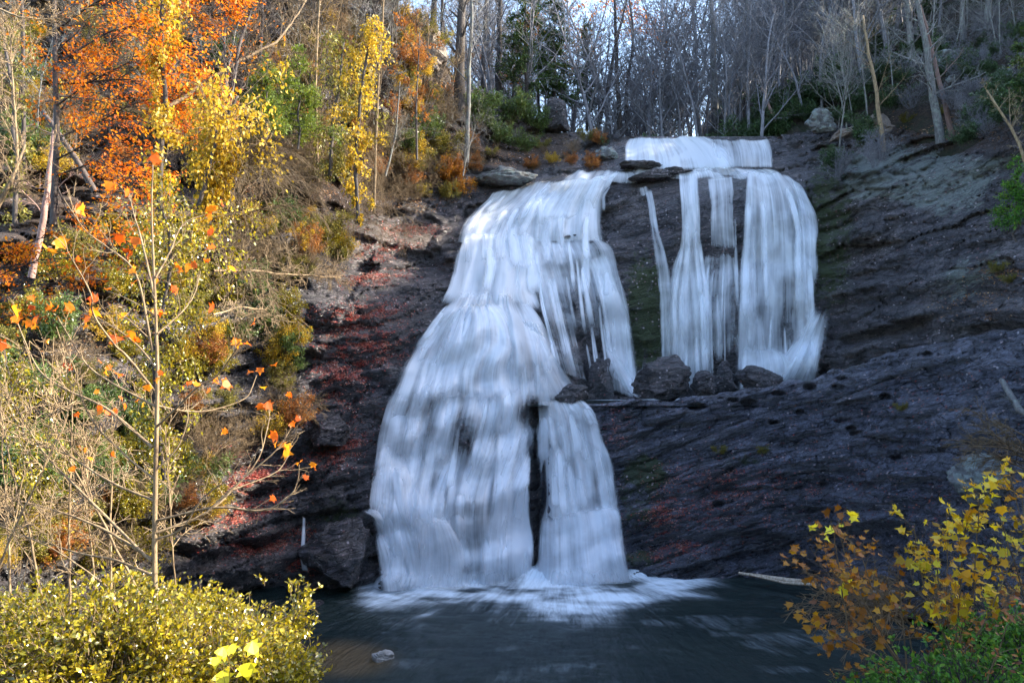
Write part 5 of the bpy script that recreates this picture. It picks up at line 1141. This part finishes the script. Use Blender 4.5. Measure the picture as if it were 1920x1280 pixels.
# further bare saplings of the same clump
def sapling2(label, pts, Y, seed, w=5, nb=8, bark='bark_pale'):
    return trunk(label, [(a, b, Y) for a, b in pts], (w, 1.4), bark, seed, name='bare_sapling', twigs=nb, tl=.42, rmin=.006, k2=4)
sapling2('bare sapling stem second left of the tall pale sapling', [(131,1130),(132,1000),(136,880),(140,750),(142,700)], 10.4, 911, 5)
sapling2('bare sapling stem just left of the tall pale sapling', [(208,1120),(209,1000),(212,880),(214,780)], 10.6, 912, 5)
sapling2('bare curved sapling at the far left edge', [(80,1130),(60,1000),(30,880),(5,760),(-20,640)], 9.8, 913)
sapling2('bare sapling leaning left among the tangle', [(260,1110),(200,990),(150,900),(110,820),(80,720)], 10.0, 914)
sapling2('thin bare sapling right of the tall pale sapling', [(330,1110),(322,1000),(318,900),(310,800)], 10.9, 915, 3)
sapling2('bare sapling leaning right from the left edge', [(-20,1110),(30,990),(70,900),(120,790),(130,720)], 9.4, 916)
sapling2('slender bare sapling rising at the left edge of the shrubs', [(20,1120),(14,980),(2,860),(-5,720)], 10.2, 917)
sapling2('low bare sapling fanning left above the shrubs', [(240,1130),(160,1070),(80,1020),(0,985)], 9.2, 918, 4)
sapling2('bare sapling with fine twigs between the two straight stems', [(180,1120),(172,1000),(160,920),(165,830)], 10.8, 919, 3.5, 24)

# ------------------------------------------------------------ yellow green shrubs along the bottom left
def mass_shrub(name, label, c, dims, n, seed, leafm, tmpl, ls, bark='bark_tan', stems=40, cat='shrub', flat=.2, holes=.35, updir=.5):
    """a dense leafy shrub: twigs fill an uneven volume, the leaves sit along them"""
    rng_ = rs(seed); base = np.array(c, float); t = thing(name, label, cat, base); g, gs = Geo(), Geo(); cnt = 0
    dims = np.array(dims)
    while cnt < n:
        v = rng_.normal(size=3); v /= np.linalg.norm(v); v[2] = abs(v[2])*1.0-.15
        r_ = rng_.uniform(.25, 1.0)**.5
        lump = 1+.42*float(fbm(v[0]*1.8+seed, v[1]*1.8, v[2]*1.8, 2, seed))
        p = v*dims*r_*lump
        if float(noise(p[0]*2.2+seed, p[1]*2.2, p[2]*2.2, seed)) > 1-holes*1.6: continue
        L = rng_.uniform(.25, .55)*min(dims.min(), 1.3); d = v*.6+rng_.normal(size=3)*.5+np.array([0, 0, updir]); d /= np.linalg.norm(d)
        pts = np.array([p+d*L*q/4+np.array([0, 0, -.02*q*q/4]) for q in range(5)])+rng_.normal(size=(5, 3))*.012
        gs.tube(pts, [.005, .0045, .004, .003, .002], 3, cap=False)
        k = rng_.randint(9, 16); s = rng_.uniform(.2, 4.3, k); i = np.minimum(s.astype(int), 3); f = (s-i)[:, None]
        lp = pts[i]*(1-f)+pts[i+1]*f+rng_.normal(size=(k, 3))*.012
        ax = d*.7+rng_.normal(size=(k, 3))*.75; nr = rng_.normal(size=(k, 3))*(.9-flat*.5)+np.array([0, -.15, .6+flat])
        g.leaves(lp, ax, nr, ls*rng_.uniform(.55, 1.25, k), tmpl); cnt += k
    for k in range(stems):
        v = rng_.normal(size=3); v[2] = abs(v[2])+.4; v /= np.linalg.norm(v); e = v*dims*rng_.uniform(.6, .95); b0 = rng_.normal(size=3)*dims*np.array([.2, .2, 0]); b0[2] = -.5
        q = np.linspace(0, 1, 6)[:, None]; gs.tube(b0*(1-q)+e*q+rng_.normal(size=(6, 3))*.04, np.linspace(.012, .004, 6), 4, cap=False)
    obj('stems', gs.mesh('stems', M[bark]), t); obj('foliage', g.mesh('foliage', M[leafm], False), t); return t
for k, (px, py, Y, dims, n, lab) in enumerate([
    (60,1290,8.8,(1.5,1.0,1.15),14000,'yellow green shrub filling the bottom left corner'),
    (230,1300,9.0,(1.3,1.0,1.15),14000,'yellow green shrub below the tall pale sapling, second from the left corner'),
    (390,1310,9.4,(1.25,1.0,1.2),13000,'yellow green shrub right of the tall pale sapling, behind the big yellow leaves'),
    (130,1190,10.6,(1.6,1.1,.8),9000,'yellow green shrub behind the corner shrub at the feet of the bare saplings'),
    (440,1190,10.8,(.95,.8,.72),6500,'yellow green shrub whose top edges the dark pool'),
    (520,1330,9.2,(.62,.6,.62),4500,'lowest yellow green shrub reaching right over the pool'),
    (320,1180,11.2,(1.3,.8,.72),7500,'yellow green shrub directly behind the foot of the tall pale sapling')]):
    mass_shrub('yellow_green_shrub', lab, P(px, py+14, Y), dims, n, 930+k, 'leaf_shrub', 'oval', .066, holes=.66)
t = thing('yellow_leaf_spray', 'spray of large bright yellow maple leaves poking out of the bottom left shrubs', 'plant', P(430, 1290, 7.0)); b0 = P(430, 1290, 7.0)
g, gs = Geo(), Geo()
YL = [(412,1225,.16),(432,1218,.13),(466,1218,.19),(462,1256,.2),(412,1272,.2),(405,1240,.13)]
pp = np.array([P(a, b, 7.0+rng_.uniform(-.15, .15)) for a, b, _ in YL])-b0; sz = np.array([q[2]*.8 for q in YL])
g.leaves(pp-np.array([0, 0, 1])*sz[:, None]*-.4, rng_.normal(size=(6, 3))*.4+np.array([.3, 0, -.9]), rng_.normal(size=(6, 3))*.3+np.array([.3, -.9, .5]), sz, 'maple')
for q in pp: gs.tube(np.array([[0, 0, -.1], q*.5+np.array([0, 0, .02]), q+np.array([0, 0, .06])]), .0025, 4)
obj('stems', gs.mesh('stems', M['bark_tan']), t); obj('leaves', g.mesh('leaves', M['leaf_ylarge'], False), t)

# ------------------------------------------------------------ yellow leaved shrubs in the lower right
def leafy_branches(label, base_px, limbs, Y, leafm, ls, seed, per=9, tw=5, name='yellow_leaved_shrub', spread=.05, bark='bark_tan', tmpl='maple', tl=.45):
    rng_ = rs(seed); b0 = P(*base_px, Y); t = thing(name, label, 'shrub', b0); out = []
    limbs = [[(a_, b_ if k_ == 0 else b_+28) for k_, (a_, b_) in enumerate(pl)] for pl in limbs] if leafm == 'leaf_ymaple' else limbs
    for pl in limbs:
        dy = rng_.uniform(-1.2, 1.2); a = np.array([P(q[0], q[1], Y+dy*(k+1)/len(pl)) for k, q in enumerate(pl)])-b0
        n = 6*(len(a)-1)+1; s = np.linspace(0, len(a)-1, n); i = np.minimum(s.astype(int), len(a)-2); f = (s-i)[:, None]; p_ = a[i]*(1-f)+a[i+1]*f+np.cumsum(rng_.normal(size=(n, 3))*.008, axis=0)
        out.append((1, p_, np.linspace(.011, .004, n)))
        L = np.linalg.norm(np.diff(p_, axis=0), axis=1).sum()
        for j in range(int(tw*L)):
            i = rng_.randint(n//4, n-1); d = p_[i]-p_[i-1]; d /= np.linalg.norm(d)+1e-9; d = d+rng_.normal(size=3)*np.array([.6, .6, .35])
            grow(rng_, p_[i], d, tl*rng_.uniform(.4, 1.1), .005, 2, out, .1, .12, .02, (0, 0, 2), (25, 55), (.4, .7), .3, .003)
    g = Geo()
    for lv, q, r_ in out: g.tube(q, r_, 4 if lv == 1 else 3, cap=False)
    obj('stems', g.mesh('stems', M[bark]), t)
    P_ = []
    for lv, q, r_ in out:
        L = np.linalg.norm(np.diff(q, axis=0), axis=1).sum(); k = rng_.poisson(per*L*(1 if lv > 1 else .35))
        for _ in range(k):
            s = rng_.beta(2.2, 1)*(len(q)-1.001); i = int(s); P_.append(q[i]*(1-s+i)+q[i+1]*(s-i)+rng_.normal(size=3)*spread)
    P_ = np.array(P_); n = len(P_); g = Geo()
    ax = rng_.normal(size=(n, 3))*np.array([1, .8, .4]); ax[:, 2] -= .25; nr = rng_.normal(size=(n, 3))*.45+np.array([0, -.35, 1.0])
    g.leaves(P_, ax, nr, ls*rng_.uniform(.6, 1.2, n), tmpl); obj('leaves', g.mesh('leaves', M[leafm], False), t); return t
leafy_branches('bright yellow leaved shrub standing tallest in the lower right', (1790,1260), [[(1790,1240),(1775,1100),(1770,980),(1766,925)],[(1790,1240),(1740,1110),(1712,1030),(1708,960)],[(1790,1240),(1830,1080),(1840,980),(1850,900)],[(1790,1240),(1860,1120),(1900,1020),(1930,960)],[(1790,1230),(1800,1100),(1810,1000),(1830,920)],[(1790,1240),(1750,1120),(1760,1040),(1740,1000)],[(1790,1240),(1800,1120),(1760,1060)]],
               10.5, 'leaf_ymaple', .115, 951, 6, 6)
leafy_branches('yellow leaved shrub at the right edge in front of the speckled rock', (1930,1150), [[(1930,1150),(1900,1020),(1870,930),(1830,890)],[(1930,1150),(1930,1000),(1900,900),(1885,860)],[(1940,1150),(1960,1000),(1930,900)],[(1930,1140),(1880,1060),(1850,1000)],[(1935,1150),(1920,960),(1905,880)]], 11.5, 'leaf_ymaple', .11, 952, 5, 6)
leafy_branches('ochre leaved shrub reaching left over the pool edge', (1700,1270), [[(1700,1270),(1640,1180),(1570,1100),(1515,1020)],[(1700,1270),(1640,1160),(1590,1060),(1563,985)],[(1700,1270),(1650,1150),(1620,1050),(1590,1010)],[(1700,1270),(1600,1160),(1530,1090),(1490,1050)],[(1700,1260),(1690,1120),(1680,1030)],[(1700,1270),(1640,1220),(1560,1180),(1500,1150)],[(1700,1260),(1620,1140),(1550,1060)]],
               11.0, 'leaf_omaple', .11, 953, 4.2, 6)
leafy_branches('ochre leaved low shrub spreading behind the green ground plants', (1720,1290), [[(1720,1290),(1640,1240),(1560,1200),(1520,1170)],[(1720,1290),(1700,1180),(1650,1110)],[(1720,1290),(1640,1260),(1570,1250)],[(1720,1290),(1760,1180),(1800,1110)],[(1720,1280),(1850,1170),(1900,1100)],[(1740,1290),(1840,1150),(1920,1080)]], 11.8, 'leaf_omaple', .10, 954, 4.5, 6)
leafy_branches('single tall yellow leaved shoot rising left of the ochre shrub', (1590,1190), [[(1590,1190),(1575,1080),(1565,1000),(1562,976)]], 10.8, 'leaf_ylarge', .15, 955, 4, 2, name='yellow_leaved_shoot')
for k, (px, py, Y, dims, n, lab) in enumerate([(1830,1320,9.6,(.85,.8,.75),2600,'green leaved shrub in the bottom right corner'), (1730,1330,10.2,(.7,.7,.7),1700,'green leaved shrub left of the corner one, under the ochre leaves'), (1930,1250,10.4,(.7,.7,.8),1900,'green leaved shrub cut by the right edge'), (1640,1350,11.2,(.7,.6,.6),1500,'green leaved shrub nearest the pool in the lower right'), (1860,1215,12.2,(.8,.7,.6),1900,'green leaved shrub behind the bright yellow leaved one')]):
    mass_shrub('green_shrub', lab, P(px, py, Y), dims, n, 960+k, 'leaf_green', 'oval', .075, 'bark_dark')
leafy_branches('rust leaved low plant in the bottom right among the green shrubs', (1850,1300), [[(1850,1300),(1800,1220),(1780,1150)],[(1850,1300),(1880,1210),(1910,1150)],[(1850,1300),(1760,1250),(1700,1230)]], 9.8, 'leaf_rust', .08, 965, 9, 8, name='rust_leaved_plant', tmpl='oval')
brush('bare tangle of thin twigs hanging over the pool edge at the lower right', 1700, 1160, 12.5, 30, 1.5, 966, (-1.2, .3), 'bark_tan')
brush('bare twigs at the right edge above the yellow leaves', 1930, 860, 14, 24, 1.2, 967, (-1.2, .1), 'bark_tan')
# stranded driftwood logs
trunk('pale driftwood log stranded at the pool edge on the right', [(1385,1073,46.2),(1450,1083,45.0),(1510,1090,44.0)], (5, 12), 'driftwood', 971, name='driftwood_log', twigs=0, cat='log')
trunk('thin broken driftwood log lying under the pale one', [(1410,1078,45.4),(1470,1092,44.6),(1530,1096,43.4)], (4, 6), 'driftwood', 972, name='driftwood_log', twigs=2, tl=.2, cat='log', part='twigs')
# ------------------------------------------------------------ fallen leaves (nobody could count them)
def litter(name, label, specs, depth, m, seed, size=.13, mult=1.0):
    rng_ = rs(seed); Pp = []
    for cx, cy_, rx, ry, n, rot in specs:
        n = int(n*mult); u = rng_.normal(size=(n, 2))*.55; c, s = math.cos(R(rot)), math.sin(R(rot))
        px = cx+u[:, 0]*rx*c+u[:, 1]*ry*s; py = cy_-u[:, 0]*rx*s+u[:, 1]*ry*c
        cl = fbm(px/16, py/6, 0, 3, seed); k = cl > rng_.uniform(-.6, .45, len(px)); px, py = px[k], py[k]
        Yd = depth(px, py); Yd2 = depth(px, py+3); steep = (Yd-Yd2)
        k = steep > rng_.uniform(-.10, .07, len(px)); px, py, Yd = px[k], py[k], Yd[k]
        Pp.append(np.stack(world_of(px, py, Yd-.10), -1))
    Pp = np.concatenate(Pp); Pp = Pp[Pp[:, 2] > .05]; n = len(Pp); g = Geo(); ax = rdir(rng_, n); ax[:, 2] *= .3
    g.leaves(Pp, ax, rng_.normal(size=(n, 3))*.35+np.array([0, -.6, .8]), size*rng_.uniform(.5, 1.3, n), 'bit')
    o = obj(name, g.mesh(name, M[m], False)); o['kind'] = 'stuff'; tag(o, label, 'fallen leaves')
litter('fallen_leaves', 'red fallen leaves scattered over the rock ledges left of the great cascade',
       [(650,595,90,22,4200,8),(690,650,70,35,3500,8),(640,700,50,60,3200,10),(630,830,60,50,1800,10),(720,470,60,18,1500,5),(700,520,60,14,1400,5),(480,905,90,22,3500,18),(500,1015,80,16,3000,12),(560,1060,60,14,1200,8),(450,960,80,20,1200,15),(600,1110,40,8,300,0),(430,860,60,30,900,10),(760,430,60,14,900,0)], DA, 'litter', 981, .12, 2.4)
litter('fallen_leaves', 'red and pale fallen leaves scattered over the slab beside the lower fall',
       [(1380,905,150,30,2200,-2),(1300,960,110,40,1700,5),(1240,975,30,40,1300,0),(1270,1030,60,16,1300,8),(1420,960,170,60,900,0),(1560,880,220,60,550,8),(1500,800,350,60,500,12),(1160,800,25,40,600,0),(1700,760,250,60,400,12),(1700,950,150,60,600,0)], DS, 'litter', 982, .10, 1.8)
litter('fallen_leaves', 'brown fallen leaves on the right hand slope above the slab',
       [(1870,510,70,16,900,8),(1840,560,90,20,500,12),(1750,240,150,20,1500,-5),(1880,590,70,10,400,10),(1650,700,60,14,300,15)], DA, 'litter_brown', 983, .13)
litter('fallen_leaves', 'brown and orange fallen leaves over the sunlit left bank',
       [(700,330,130,50,4000,0),(520,360,120,40,2500,0),(560,200,120,80,2500,0),(800,110,60,40,1200,-40),(200,600,200,120,4000,0),(100,250,150,120,2500,0),(960,290,100,22,1500,-5),(780,380,80,16,900,5),(250,950,200,100,2500,0)], DA, 'litter_brown', 984, .14)

# ------------------------------------------------------------ haze
if HAZE > 0:
    x0, x1, y0, y1, z0, z1 = -120, 170, -70, 240, -6, 100
    V = np.array([(x, y, z) for x in (x0, x1) for y in (y0, y1) for z in (z0, z1)], float)
    q = np.array([(0, 1, 3, 2), (4, 6, 7, 5), (0, 4, 5, 1), (2, 3, 7, 6), (0, 2, 6, 4), (1, 5, 7, 3)])
    m, nt = new_mat('haze'); v = N(nt, 'ShaderNodeVolumePrincipled', {'Color': (0.82, 0.88, 1.0), 'Density': HAZE, 'Anisotropy': 0.3})
    nt.links.new(v.outputs[0], N(nt, 'ShaderNodeOutputMaterial').inputs['Volume'])
    o = obj('haze', make_mesh('haze', V, [q], m, False)); o['kind'] = 'stuff'
print('objects', len(bpy.data.objects), 'polys', sum(len(m.polygons) for m in bpy.data.meshes))
for o in bpy.data.objects:
    if 'label' in o and not (4 <= len(o['label'].split()) <= 16): print('LABEL', len(o['label'].split()), o['label'])
